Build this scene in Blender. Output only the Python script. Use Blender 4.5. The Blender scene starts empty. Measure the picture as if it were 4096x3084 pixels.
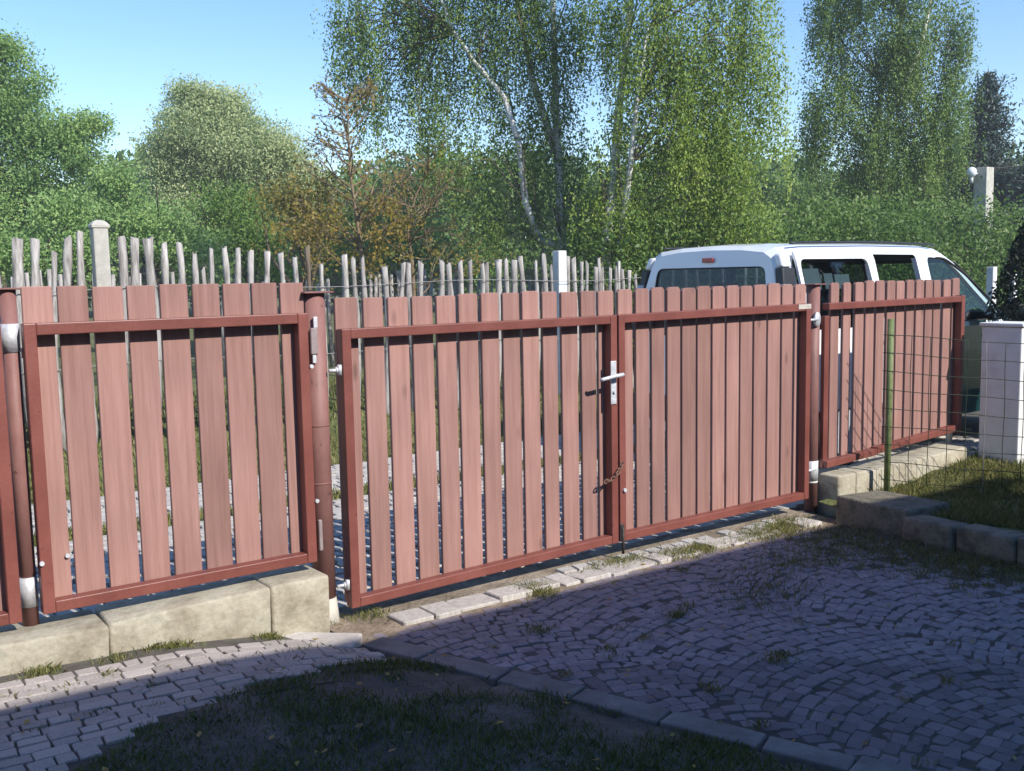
import bpy, bmesh, math, random
import numpy as np
from mathutils import Vector, Matrix
random.seed(7); rng = np.random.default_rng(7)
sc = bpy.context.scene
C = sc.collection
R = math.radians
# ---------------------------------------------------------------- camera
# world axes: X runs along the board fence, Y points across it to the lane, Z up
CAM = np.array([-1.898, -4.262, 1.6]); YAW = -math.atan2(.57515, .81805); PITCH = R(6.2); ROLL = R(-1.1)
cam = bpy.data.cameras.new('camera'); co = bpy.data.objects.new('camera', cam); C.objects.link(co)
cam.sensor_width = 36; cam.lens = 36 * 4023.5 / 4096; cam.clip_end = 2000; cam.clip_start = .02
CM = Matrix.Rotation(YAW, 3, 'Z') @ Matrix.Rotation(math.pi/2 - PITCH, 3, 'X') @ Matrix.Rotation(ROLL, 3, 'Z')
co.matrix_world = Matrix.Translation(CAM) @ CM.to_4x4()
sc.camera = co
# ---------------------------------------------------------------- sky, sun, exposure
SUN = Vector((.24, -1, .815)).normalized()
w = bpy.data.worlds.new('World'); sc.world = w; w.use_nodes = True
nt = w.node_tree; bg = nt.nodes['Background']; sky = nt.nodes.new('ShaderNodeTexSky')
sky.sky_type = 'NISHITA'; sky.sun_disc = False; sky.sun_elevation = math.asin(SUN.z)
sky.sun_rotation = math.atan2(SUN.x, SUN.y); sky.altitude = 300; sky.air_density = 1.0; sky.dust_density = .1; sky.ozone_density = 1.0
hsv = nt.nodes.new('ShaderNodeHueSaturation'); hsv.inputs['Saturation'].default_value = 1.27; hsv.inputs['Hue'].default_value = .506; nt.links.new(sky.outputs[0], hsv.inputs['Color']); nt.links.new(hsv.outputs[0], bg.inputs[0]); bg.inputs[1].default_value = .15
sl = bpy.data.lights.new('sun', 'SUN'); sl.energy = 4.5; sl.angle = R(.53); sl.color = (1, .95, .87)
so = bpy.data.objects.new('sun', sl); C.objects.link(so); so.rotation_euler = SUN.to_track_quat('Z', 'Y').to_euler(); so.location = (0, -8, 9)
sc.view_settings.view_transform = 'Standard'; sc.view_settings.look = 'None'
sc.view_settings.exposure = .6; sc.view_settings.gamma = 1
sc.render.engine = 'CYCLES'
sc.cycles.max_bounces = 8; sc.cycles.transparent_max_bounces = 12
# ---------------------------------------------------------------- pixel helpers (full photograph pixels)
CMn = np.array(CM)
def ray(u, v): return CMn @ np.array([(u-2048)/4023.5, -(v-1542)/4023.5, -1.])
def onz(u, v, z=0.): d = ray(u, v); return CAM + d*((z-CAM[2])/d[2])
def ony(u, v, y=0.): d = ray(u, v); return CAM + d*((y-CAM[1])/d[1])
def dpt(u, v, depth):                       # display pixels (2211 wide) at a depth along the view's horizontal direction
    d = ray(u*1.8525, v*1.8525); h = d[0]*.57515 + d[1]*.81805; return CAM + d*(depth/h)
def K(o, s): return lambda x, y: (o[0]+x*s, o[1]+y*s)
k1 = K((0, 800), .6329); k2 = K((1200, 900), .6329); k3 = K((2400, 800), .4072); k4 = K((3196, 800), .4072)
def camz(p): q = np.asarray(p) - CAM; return q[0]*.57515 + q[1]*.81805
def uv(p):
    q = CMn.T @ (np.asarray(p, float) - CAM); return 2048+4023.5*q[0]/-q[2], 1542-4023.5*q[1]/-q[2], -q[2]
# ---------------------------------------------------------------- materials
def nodes(m): m.use_nodes = True; t = m.node_tree; t.nodes.clear(); return t
def ramp(t, fac, cols, pos=None):
    r = t.nodes.new('ShaderNodeValToRGB'); e = r.color_ramp.elements
    pos = pos or [i/(len(cols)-1) for i in range(len(cols))]
    while len(e) < len(cols): e.new(.5)
    for i, c in enumerate(cols): e[i].position = pos[i]; e[i].color = (*c, 1)
    t.links.new(fac, r.inputs[0]); return r.outputs[0]
MC = {}
def M(name, cols, scale=6., rough=.8, bump=.25, bscale=60., stretch=(1, 1, 1), rnd=.25, metal=0., spec=.3, detail=6, speck=.12, pos=None, bdist=.004, coat=0., knots=False, chips=None):
    if name in MC: return MC[name]
    m = bpy.data.materials.new(name); t = nodes(m); N = t.nodes.new; L = t.links.new
    tc = N('ShaderNodeTexCoord'); oi = N('ShaderNodeObjectInfo'); mu = N('ShaderNodeMath'); mu.operation = 'MULTIPLY'; mu.inputs[1].default_value = 37.
    L(oi.outputs['Random'], mu.inputs[0]); va = N('ShaderNodeVectorMath'); va.operation = 'ADD'; L(tc.outputs['Object'], va.inputs[0]); L(mu.outputs[0], va.inputs[1])
    mp = N('ShaderNodeMapping'); mp.inputs['Scale'].default_value = stretch; L(va.outputs[0], mp.inputs[0])
    n1 = N('ShaderNodeTexNoise'); n1.inputs['Scale'].default_value = scale; n1.inputs['Detail'].default_value = detail; n1.inputs['Roughness'].default_value = .62; L(mp.outputs[0], n1.inputs[0])
    mr = N('ShaderNodeMapRange'); mr.inputs[1].default_value = .28; mr.inputs[2].default_value = .72; L(n1.outputs[0], mr.inputs[0])
    col = ramp(t, mr.outputs[0], cols, pos)
    n2 = N('ShaderNodeTexNoise'); n2.inputs['Scale'].default_value = bscale; n2.inputs['Detail'].default_value = 4; L(mp.outputs[0], n2.inputs[0])
    # value = 1 + rnd*(random-.5) + speck*(noise-.5)
    a = N('ShaderNodeMath'); a.operation = 'MULTIPLY_ADD'; a.inputs[1].default_value = rnd; a.inputs[2].default_value = 1-rnd/2-speck; L(oi.outputs['Random'], a.inputs[0])
    b = N('ShaderNodeMath'); b.operation = 'MULTIPLY_ADD'; b.inputs[1].default_value = speck*2; L(n2.outputs[0], b.inputs[0]); L(a.outputs[0], b.inputs[2])
    vm = N('ShaderNodeVectorMath'); vm.operation = 'SCALE'; L(col, vm.inputs[0]); L(b.outputs[0], vm.inputs['Scale'])
    base = vm.outputs[0]
    if knots:                                           # dark knots and stretched stains
        mk = N('ShaderNodeMapping'); mk.inputs['Scale'].default_value = (9, 9, 3.2); L(va.outputs[0], mk.inputs[0]); vo = N('ShaderNodeTexVoronoi'); vo.inputs['Scale'].default_value = .55; L(mk.outputs[0], vo.inputs[0])
        kr = N('ShaderNodeMapRange'); kr.inputs[1].default_value = .035; kr.inputs[2].default_value = .10; kr.inputs[3].default_value = .62; kr.inputs[4].default_value = 1.; L(vo.outputs['Distance'], kr.inputs[0])
        n3 = N('ShaderNodeTexNoise'); n3.inputs['Scale'].default_value = 1.3; n3.inputs['Detail'].default_value = 3; L(va.outputs[0], n3.inputs[0])
        fr_ = N('ShaderNodeMapRange'); fr_.inputs[1].default_value = .3; fr_.inputs[2].default_value = .7; fr_.inputs[3].default_value = .84; fr_.inputs[4].default_value = 1.14; L(n3.outputs[0], fr_.inputs[0])
        km = N('ShaderNodeMath'); km.operation = 'MULTIPLY'; L(kr.outputs[0], km.inputs[0]); L(fr_.outputs[0], km.inputs[1])
        v2 = N('ShaderNodeVectorMath'); v2.operation = 'SCALE'; L(base, v2.inputs[0]); L(km.outputs[0], v2.inputs['Scale']); base = v2.outputs[0]
    if chips:                                           # chipped paint and grime specks
        n4 = N('ShaderNodeTexNoise'); n4.inputs['Scale'].default_value = 34; n4.inputs['Detail'].default_value = 5; L(va.outputs[0], n4.inputs[0])
        cr = N('ShaderNodeMapRange'); cr.inputs[1].default_value = .68; cr.inputs[2].default_value = .72; L(n4.outputs[0], cr.inputs[0]); mc = N('ShaderNodeMix'); mc.data_type = 'RGBA'; mc.inputs[7].default_value = (*chips, 1); L(cr.outputs[0], mc.inputs[0]); L(base, mc.inputs[6]); base = mc.outputs[2]
    p = N('ShaderNodeBsdfPrincipled'); L(base, p.inputs['Base Color']); p.inputs['Roughness'].default_value = rough
    p.inputs['Metallic'].default_value = metal; p.inputs['Specular IOR Level'].default_value = spec; p.inputs['Coat Weight'].default_value = coat; p.inputs['Coat Roughness'].default_value = .08
    if bump:
        bu = N('ShaderNodeBump'); bu.inputs['Strength'].default_value = bump; bu.inputs['Distance'].default_value = bdist; L(n2.outputs[0], bu.inputs['Height']); L(bu.outputs[0], p.inputs['Normal'])
    o = N('ShaderNodeOutputMaterial'); L(p.outputs[0], o.inputs[0]); MC[name] = m; return m
def leafmat(name, cols, trans=.45, rough=.5):
    m = bpy.data.materials.new(name); t = nodes(m); N = t.nodes.new; L = t.links.new
    at = N('ShaderNodeAttribute'); at.attribute_name = 'tint'; col = ramp(t, at.outputs['Fac'], cols)
    p = N('ShaderNodeBsdfPrincipled'); p.inputs['Roughness'].default_value = rough; p.inputs['Specular IOR Level'].default_value = .35; L(col, p.inputs['Base Color'])
    tr = N('ShaderNodeBsdfTranslucent'); L(col, tr.inputs[0]); mx = N('ShaderNodeMixShader'); mx.inputs[0].default_value = trans
    L(p.outputs[0], mx.inputs[1]); L(tr.outputs[0], mx.inputs[2]); o = N('ShaderNodeOutputMaterial'); L(mx.outputs[0], o.inputs[0]); return m
def glassmat(name, tint, alpha=.75):
    m = bpy.data.materials.new(name); t = nodes(m); N = t.nodes.new; L = t.links.new
    tr = N('ShaderNodeBsdfTransparent'); tr.inputs[0].default_value = (*tint, 1); gl = N('ShaderNodeBsdfGlossy'); gl.inputs['Roughness'].default_value = .03
    lw = N('ShaderNodeLayerWeight'); lw.inputs[0].default_value = .5; pw = N('ShaderNodeMath'); pw.operation = 'POWER'; pw.inputs[1].default_value = 4.; L(lw.outputs['Facing'], pw.inputs[0]); fr = N('ShaderNodeMath'); fr.operation = 'MULTIPLY_ADD'; fr.inputs[1].default_value = .8; fr.inputs[2].default_value = .05; L(pw.outputs[0], fr.inputs[0]); mx = N('ShaderNodeMixShader'); L(fr.outputs[0], mx.inputs[0]); L(tr.outputs[0], mx.inputs[1]); L(gl.outputs[0], mx.inputs[2])
    o = N('ShaderNodeOutputMaterial'); L(mx.outputs[0], o.inputs[0]); return m
BOARD = M('board_paint', [(.245, .131, .108), (.298, .164, .139), (.35, .198, .171)], scale=3.2, rough=.75, bump=.35, bscale=22, stretch=(14, 14, .55), rnd=.3, speck=.14, bdist=.002, knots=True)
FRAME = M('frame_paint', [(.15, .045, .034), (.185, .058, .045), (.22, .074, .058)], scale=5, rough=.45, bump=.2, bscale=90, rnd=.12, spec=.45, speck=.16, chips=(.11, .04, .03))
PIPE = M('pipe_paint', [(.16, .075, .065), (.215, .105, .093), (.265, .135, .122)], scale=7, rough=.55, bump=.15, bscale=50, rnd=.1, spec=.3, stretch=(1, 1, .5), speck=.16, chips=(.1, .055, .045))
ZINC = M('zinc', [(.42, .43, .45), (.56, .57, .6), (.7, .71, .74)], scale=30, rough=.55, bump=.2, bscale=120, metal=.35, rnd=.1)
PLATE = M('dull_plate', [(.25, .19, .19), (.33, .27, .27), (.4, .36, .36)], scale=20, rough=.5, bump=.1, bscale=120, metal=.3, rnd=.2)
RUST = M('rust', [(.08, .04, .03), (.15, .08, .06), (.2, .12, .09)], scale=40, rough=.9, bump=.6, bscale=200, rnd=.1)
DARKM = M('dark_iron', [(.03, .025, .025), (.07, .05, .045)], scale=30, rough=.6, bump=.3, rnd=.1)
CONC = M('concrete', [(.33, .31, .27), (.43, .41, .36), (.52, .5, .44)], scale=9, rough=.95, bump=.5, bscale=90, rnd=.1)
SAND = M('sandstone', [(.20, .175, .125), (.30, .265, .20), (.40, .365, .285), (.27, .26, .2)], scale=7, rough=.95, bump=.7, bscale=55, rnd=.14, speck=.22, bdist=.006)
SANDY = M('sandstone_mossy_shaded', [(.07, .07, .05), (.13, .12, .09), (.2, .18, .14), (.09, .1, .06)], scale=9, rough=.95, bump=.8, bscale=45, rnd=.2, speck=.25, bdist=.008)  # mossy sandstone, darkened so the wall's shade sits in the colour
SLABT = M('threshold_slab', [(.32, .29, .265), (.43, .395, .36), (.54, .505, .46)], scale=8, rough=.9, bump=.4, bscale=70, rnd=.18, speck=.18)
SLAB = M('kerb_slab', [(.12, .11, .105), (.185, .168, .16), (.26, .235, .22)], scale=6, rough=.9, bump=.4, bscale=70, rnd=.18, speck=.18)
SETT = M('sett', [(.27, .24, .22), (.37, .33, .305), (.47, .425, .39)], scale=12, rough=.85, bump=.5, bscale=70, rnd=.38, speck=.2)
COBB = M('cobble', [(.13, .112, .125), (.185, .16, .175), (.26, .225, .24)], scale=14, rough=.75, bump=.6, bscale=60, rnd=.5, speck=.2, spec=.35)
SOIL = M('soil', [(.13, .10, .07), (.23, .18, .13), (.34, .28, .21)], scale=5, rough=1, bump=1, bscale=40, rnd=0, speck=.3, bdist=.012)
DIRT = M('lawn_dirt', [(.055, .05, .042), (.095, .085, .072), (.15, .13, .11)], scale=5, rough=1, bump=1, bscale=50, rnd=0, speck=.35, bdist=.012)
JOINT = M('joint_soil', [(.055, .05, .043), (.09, .08, .068), (.12, .115, .085)], scale=8, rough=1, bump=1, bscale=60, rnd=0, speck=.3)
TURF = M('turf', [(.07, .075, .025), (.11, .12, .04), (.19, .16, .07)], scale=1.5, rough=1, bump=1, bscale=30, rnd=0, speck=.3, bdist=.02)
GREYW = M('grey_wood', [(.13, .115, .10), (.33, .305, .28), (.50, .475, .45)], scale=6, rough=.95, bump=.8, bscale=26, stretch=(6, 6, .7), rnd=.35, speck=.25, bdist=.006)
BROWNW = M('brown_wood', [(.12, .09, .06), (.2, .16, .12)], scale=6, rough=.95, bump=.8, bscale=26, stretch=(6, 6, .7), rnd=.2)
WHITE = M('whitewash', [(.55, .55, .54), (.68, .68, .67), (.74, .74, .73)], scale=7, rough=.9, bump=.3, bscale=60, rnd=.05, speck=.06)
GREENP = M('green_post', [(.09, .13, .04), (.15, .19, .075), (.22, .24, .11)], scale=12, rough=.6, bump=.3, bscale=60, rnd=.05, speck=.2)
WIRE = M('green_wire', [(.02, .03, .018), (.04, .05, .03)], scale=20, rough=.6, bump=0, rnd=.1)
GWIRE = M('grey_wire', [(.2, .19, .18), (.3, .29, .28)], scale=20, rough=.6, bump=0, rnd=.1)
BIRCHB = M('birch_bark', [(.05, .045, .04), (.48, .46, .43), (.62, .6, .57), (.68, .66, .63)], scale=4, rough=.9, bump=.4, bscale=30, stretch=(1, 1, 2.4), rnd=.1, pos=[0, .3, .5, 1])
BARK = M('bark', [(.07, .055, .04), (.13, .1, .075), (.19, .155, .12)], scale=8, rough=1, bump=1, bscale=30, stretch=(2, 2, .5), rnd=.2)
TWIG = M('lichen_twig', [(.12, .085, .055), (.2, .145, .085), (.28, .22, .15)], scale=10, rough=1, bump=.4, bscale=40, rnd=.2)
CARW = M('car_white', [(.78, .79, .8), (.8, .81, .82)], scale=3, rough=.3, bump=0, rnd=0, spec=.5, coat=.6, speck=.02)
CARG = M('car_teal', [(.006, .038, .038), (.009, .05, .048)], scale=3, rough=.3, bump=0, rnd=0, spec=.5, coat=.6, speck=.02)
CARD = M('car_trim', [(.02, .022, .026), (.03, .032, .037)], scale=10, rough=.45, bump=0, rnd=0, spec=.4)
SEATM = M('car_seat', [(.02, .02, .022), (.035, .034, .036)], scale=30, rough=.9, bump=.2, rnd=.1)
LENSW = M('lens_clear', [(.72, .72, .73), (.8, .8, .8)], scale=30, rough=.2, bump=0, rnd=0, coat=.8)
LENSG = M('lens_grey', [(.3, .29, .33), (.4, .39, .42)], scale=30, rough=.25, bump=0, rnd=0, coat=.8)
LENSR = M('lens_red', [(.30, .03, .035), (.38, .05, .05)], scale=40, rough=.2, bump=0, rnd=0, coat=.8)
TYRE = M('rubber', [(.02, .02, .02), (.035, .035, .035)], scale=30, rough=.9, bump=.2, rnd=0)
PAPER = M('paper', [(.62, .78, .78), (.72, .84, .84)], scale=4, rough=.9, bump=0, rnd=.1)
RENDER = M('house_render', [(.45, .4, .32), (.52, .47, .38)], scale=3, rough=1, bump=.5, rnd=0)
TILE = M('roof_tile', [(.24, .07, .045), (.34, .11, .07)], scale=6, rough=.9, bump=.5, rnd=.2)
GLASS = glassmat('car_glass', (.5, .62, .6)); GLASSD = glassmat('dark_glass', (.25, .29, .31))
# ---------------------------------------------------------------- object helpers
WL = {}
def tag(o, label=None, cat=None, group=None, kind=None):
    if label: o['label'] = label
    if cat: o['category'] = cat
    if group: o['group'] = group
    if kind: o['kind'] = kind
    return o
def empty(name, loc, label, cat, group=None):
    o = bpy.data.objects.new(name, None); C.objects.link(o); o.location = loc; o.empty_display_size = .2
    WL[o.name] = np.array(loc, float); return tag(o, label, cat, group)
def add(name, verts, faces, mat, parent=None, smooth=False, origin=None, obj_kind=None):
    v = np.asarray(verts, float).reshape(-1, 3)
    if origin is None:
        lo, hi = v.min(0), v.max(0); origin = (lo+hi)/2
        if parent is None: origin[2] = lo[2]
    origin = np.asarray(origin, float)
    me = bpy.data.meshes.new(name); me.from_pydata((v-origin).tolist(), [], [list(map(int, f)) for f in faces]); me.update()
    return link(name, me, mat, parent, origin, smooth)
def link(name, me, mat, parent=None, origin=(0, 0, 0), smooth=False):
    if mat and not me.materials: me.materials.append(mat)
    if smooth: me.polygons.foreach_set('use_smooth', [True]*len(me.polygons))
    o = bpy.data.objects.new(name, me); C.objects.link(o); origin = np.asarray(origin, float)
    if parent is not None: o.parent = parent; o.location = origin - WL[parent.name]
    else: o.location = origin
    WL[o.name] = origin; return o
def arrmesh(name, verts, quads, tint=None):           # fast mesh from numpy arrays (all faces the same size)
    me = bpy.data.meshes.new(name); nv, nf, k = len(verts), len(quads), quads.shape[1]
    me.vertices.add(nv); me.vertices.foreach_set('co', np.ascontiguousarray(verts, dtype=np.float32).ravel())
    me.loops.add(nf*k); me.loops.foreach_set('vertex_index', np.ascontiguousarray(quads, dtype=np.int32).ravel())
    me.polygons.add(nf); me.polygons.foreach_set('loop_start', np.arange(0, nf*k, k, dtype=np.int32))
    try: me.polygons.foreach_set('loop_total', np.full(nf, k, dtype=np.int32))
    except Exception: pass
    me.update(calc_edges=True)
    if tint is not None:
        a = me.attributes.new('tint', 'FLOAT', 'FACE'); a.data.foreach_set('value', np.ascontiguousarray(tint, dtype=np.float32))
    return me
def hexa(p, bev=.003, seg=1):                          # 8 corners: bottom ring of 4, top ring of 4
    bm = bmesh.new(); vs = [bm.verts.new(tuple(q)) for q in p]
    for f in ((3, 2, 1, 0), (4, 5, 6, 7), (0, 1, 5, 4), (1, 2, 6, 5), (2, 3, 7, 6), (3, 0, 4, 7)): bm.faces.new([vs[i] for i in f])
    bmesh.ops.recalc_face_normals(bm, faces=bm.faces)
    if bev: bmesh.ops.bevel(bm, geom=bm.edges[:], offset=bev, segments=seg, affect='EDGES', profile=.5)
    v = [tuple(x.co) for x in bm.verts]; bm.verts.index_update(); f = [[x.index for x in fa.verts] for fa in bm.faces]; bm.free(); return v, f
def box(name, x0, x1, y0, y1, z0, z1, mat, parent=None, bev=.003, seg=1):
    v, f = hexa([(x0, y0, z0), (x1, y0, z0), (x1, y1, z0), (x0, y1, z0), (x0, y0, z1), (x1, y0, z1), (x1, y1, z1), (x0, y1, z1)], bev, seg)
    return add(name, v, f, mat, parent)
class MB:
    def __init__(s): s.v = []; s.f = []
    def ext(s, v, f):
        o = len(s.v); s.v += [tuple(x) for x in v]; s.f += [[i+o for i in q] for q in f]; return s
    def tube(s, pts, rad, n=8, cap=True):
        pts = [Vector(p) for p in pts]; o = len(s.v); a = None
        if not hasattr(rad, '__len__'): rad = [rad]*len(pts)
        for i, p in enumerate(pts):
            t = (pts[min(i+1, len(pts)-1)] - pts[max(i-1, 0)]).normalized()
            if a is None: a = t.orthogonal().normalized()
            a = (a - t*a.dot(t)); a = a.normalized() if a.length > 1e-6 else t.orthogonal().normalized(); b = t.cross(a)
            for k in range(n): s.v.append(tuple(p + (a*math.cos(2*math.pi*k/n) + b*math.sin(2*math.pi*k/n))*rad[i]))
        for i in range(len(pts)-1):
            for k in range(n): s.f.append([o+i*n+k, o+i*n+(k+1) % n, o+(i+1)*n+(k+1) % n, o+(i+1)*n+k])
        if cap: s.f.append([o+k for k in range(n)][::-1]); s.f.append([o+(len(pts)-1)*n+k for k in range(n)])
        return s
    def build(s, name, mat, parent=None, smooth=True, origin=None): return add(name, s.v, s.f, mat, parent, smooth, origin)
def cyl(name, p0, p1, r, mat, parent=None, n=20, bev=.0):
    m = MB(); m.tube([p0, p1], r, n); o = m.build(name, mat, parent, False)
    for p in o.data.polygons:
        if len(p.vertices) == 4: p.use_smooth = True
    return o
def ellip(name, c, r, mat, parent=None, nu=14, nv=9, z0=-1.):
    V = []; F = []
    for j in range(nv+1):
        th = -math.pi/2 + math.pi*j/nv
        for i in range(nu):
            a = 2*math.pi*i/nu; V.append((c[0]+r[0]*math.cos(th)*math.cos(a), c[1]+r[1]*math.cos(th)*math.sin(a), c[2]+r[2]*max(math.sin(th), z0)))
    for j in range(nv):
        for i in range(nu): F.append([j*nu+i, j*nu+(i+1) % nu, (j+1)*nu+(i+1) % nu, (j+1)*nu+i])
    return add(name, V, F, mat, parent, True)
# ================================================================= GROUND
def sst(a, b, x): t = np.clip((np.asarray(x, float)-a)/(b-a), 0, 1); return t*t*(3-2*t)
def kerb_s(n): return -.085 - .365*n                     # the flat kerb line beside the driveway
def zleft(q): return np.interp(q, [-3, -1.4, -.8, -.35, -.11, .05], [.17, .155, .135, .075, .012, .008])   # paving left of the kerb rises
def ground_z(x, y):
    x = np.asarray(x, float); y = np.asarray(y, float)
    z = np.full(np.broadcast(x, y).shape, -.05) + .40*sst(3.75, 5.6, y)
    return z
gx = np.concatenate([np.linspace(-300, -20, 12), np.linspace(-16, 40, 57), np.linspace(50, 400, 12)])
gy = np.concatenate([np.linspace(-300, -20, 8), np.linspace(-14, 3.4, 12), np.linspace(3.6, 6, 13), np.linspace(7, 40, 34), np.linspace(50, 500, 14)])
X, Y = np.meshgrid(gx, gy); Z = ground_z(X, Y) + np.where(Y > 4, rng.normal(0, .015, X.shape), 0)
nx = len(gx); idx = np.arange((len(gy)-1)*nx).reshape(-1, nx)[:, :-1].ravel()
q = np.stack([idx, idx+1, idx+1+nx, idx+nx], 1)
tag(link('ground', arrmesh('ground', np.stack([X.ravel(), Y.ravel(), Z.ravel()], 1), q), TURF, smooth=True), kind='structure')
# ---- stones: rounded octagonal setts with a slightly domed top, unit size (1 x 1), top at 0
def stone_unit(seed, jit=.085, inset=.045, round_=.15):
    r = random.Random(seed); pts = []
    for cx, cy in ((-.5, -.5), (.5, -.5), (.5, .5), (-.5, .5)):
        jx, jy = r.uniform(-jit, jit), r.uniform(-jit, jit); x, y = cx+jx, cy+jy; sx, sy = -math.copysign(1, cx), -math.copysign(1, cy)
        a = (x, y+sy*round_*r.uniform(.5, 1.3)); b = (x+sx*round_*r.uniform(.5, 1.3), y)
        pts += [a, b] if cx*cy > 0 else [b, a]
    cx = sum(p[0] for p in pts)/8; cy = sum(p[1] for p in pts)/8; v = []
    for k, z in ((1., -.05), (1., -.0055), (1-inset*2, -.0006)): v += [(cx+(p[0]-cx)*k, cy+(p[1]-cy)*k, z + (r.uniform(-.0015, .0015) if z > -.02 else 0)) for p in pts]
    v.append((cx, cy, .0003+r.uniform(-.001, .0015)))
    f = []
    for l in (0, 1):
        for i in range(8): j = (i+1) % 8; f.append([l*8+i, l*8+j, (l+1)*8+j, (l+1)*8+i])
    for i in range(8): f.append([16+i, 16+(i+1) % 8, 24])
    return np.array(v), f
UNITS = [stone_unit(i, .06, .04, .10) for i in range(14)] + [stone_unit(i, .035, .025, .06) for i in range(14)]; UM = {}
def unit_mesh(k, mat):
    if (k, mat.name) not in UM:
        v, f = UNITS[k]; me = bpy.data.meshes.new('stone_unit'); me.from_pydata(v.tolist(), [], f); me.materials.append(mat); UM[(k, mat.name)] = me
    return UM[(k, mat.name)]
def lay(stones, name, mat, parent, limit=290, rest_name='far_stones', ub=0):
    """stones: (x, y, z, rot, lx, ly, tiltx, tilty); the ones largest in view become single parts, the others one mesh"""
    def score(s):
        u, v, d = uv(s[:3]); return (d if (d > .3 and -80 < u < 4176 and v < 3150) else 1e3+abs(d))
    stones = sorted(stones, key=score)
    for i, s in enumerate(stones[:limit]):
        o = bpy.data.objects.new(name, unit_mesh(ub + i*5 % 14, mat)); C.objects.link(o); o.parent = parent
        o.location = np.array(s[:3]) - WL[parent.name]; o.rotation_euler = (s[6], s[7], s[3]); o.scale = (s[4], s[5], 1)
    if len(stones) > limit:
        V = []; F = []; o = 0
        for i, s in enumerate(stones[limit:]):
            v, f = UNITS[ub + i*5 % 14]; c, sn = math.cos(s[3]), math.sin(s[3]); x = v[:, 0]*s[4]; y = v[:, 1]*s[5]
            z = v[:, 2] + x*-s[7] + y*s[6]
            V.append(np.stack([s[0]+x*c-y*sn, s[1]+x*sn+y*c, s[2]+z], 1)); F += [[a+o for a in q] for q in f]; o += len(v)
        m = add(rest_name, np.concatenate(V), F, mat, parent, False); m['kind'] = 'stuff'; tag(m, 'smaller looking paving stones further off')
def sheet(name, pts, mat, kind='structure', parent=None):
    n = len(pts); return tag(add(name, pts, [list(range(n))], mat, parent), kind=kind)
G = lambda: random.gauss(0, 1)
# driveway
drive = sheet('driveway', [(kerb_s(-6), -6, -.0055), (3.5, -6, -.0055), (3.5, .06, -.0055), (-.02, .06, -.0055)], JOINT)
st = []; Wd = 1.06
for k in range(-1, 5):
    c0 = .35 + k*Wd
    for j in range(0, 84):
        x = -Wd/2
        while x < Wd/2 - .03:
            l = random.uniform(.05, .085); xm = x + l/2; x += l
            y = -5.0 + j*.0625 + .15*(1-(2*xm/Wd)**2) + .03*math.sin(3.1*(c0+xm)+.9*k) + G()*.007; s = c0 + xm
            if y > -.30 or s < kerb_s(y)+.09 or s > 3.34 or y < -4.4: continue
            if s > 2.75 and random.random() < .8*(s-2.7)/.5: continue          # lost in soil beside the wall
            ang = math.atan(-.15*8*xm/Wd**2) + G()*.08
            st.append((s, y, G()*.002-.001, ang, l/math.cos(ang)-.0035, random.uniform(.0575, .064)*math.cos(ang), G()*.014, G()*.014))
lay(st, 'cobblestone', COBB, drive, 295)
# flat threshold stones under the gate
x = .27; thr = []
while x < 3.2:
    l = random.choice([.11, .14, .17, .2, .24])
    if not (1.02 < x < 1.10 or 2.1 < x < 2.25 or 2.8 < x < 2.95): thr.append((x+l/2, -.185+G()*.012,   .012+G()*.003, G()*.03, l-.005, .17+G()*.015, -.02+G()*.02, G()*.02))
    x += l
thr += [(x+.05, -.055+G()*.008, .008, G()*.05, .09, .08, 0, 0) for x in np.arange(1.25, 3.1, .105) if random.random() < .55]
lay(thr, 'threshold_stone', SLABT, drive, 200, ub=14)
sheet('gate_soil', [(-.02, -.36, -.004), (3.46, -.36, -.004), (3.46, .2, -.004), (-.02, .2, -.004)], SOIL)
# flat kerb slabs between driveway and paving / lawn
kerb = empty('kerb', (0, 0, 0), 'flat stone kerb line between the cobbled driveway and the lawn', 'kerb')
c = onz(1204, 2507, .05); c[1] = min(c[1], -.27)
fd = Vector((.75, -.66)).normalized(); v, f = hexa([(c[0]+a*.19*fd.x-b*.085*fd.y, c[1]+a*.19*fd.y+b*.085*fd.x, z) for z in (-.05, .040) for a, b in ((-1, -1), (1, -1), (1, 1), (-1, 1))], .01, 2)
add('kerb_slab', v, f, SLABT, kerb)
n0 = -.36; kd = math.atan2(-1, .365); first = False
while n0 > -5.5:
    L_ = .36 if first else random.uniform(.24, .42); dn = L_*.94
    nm = n0 - dn/2; s = kerb_s(nm); wd = random.uniform(.115, .135)
    v, f = hexa([(a*(L_/2-.006)+G()*.004, b*wd/2+G()*.004, z) for z in (-.08, .012 if not first else .035) for a, b in ((-1, -1), (1, -1), (1, 1), (-1, 1))], .008, 2)
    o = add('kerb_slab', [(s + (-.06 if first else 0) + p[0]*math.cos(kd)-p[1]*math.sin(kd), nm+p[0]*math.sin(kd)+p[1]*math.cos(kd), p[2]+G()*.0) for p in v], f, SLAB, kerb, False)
    o.rotation_euler = (G()*.012, G()*.012, 0); n0 -= dn; first = False
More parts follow.
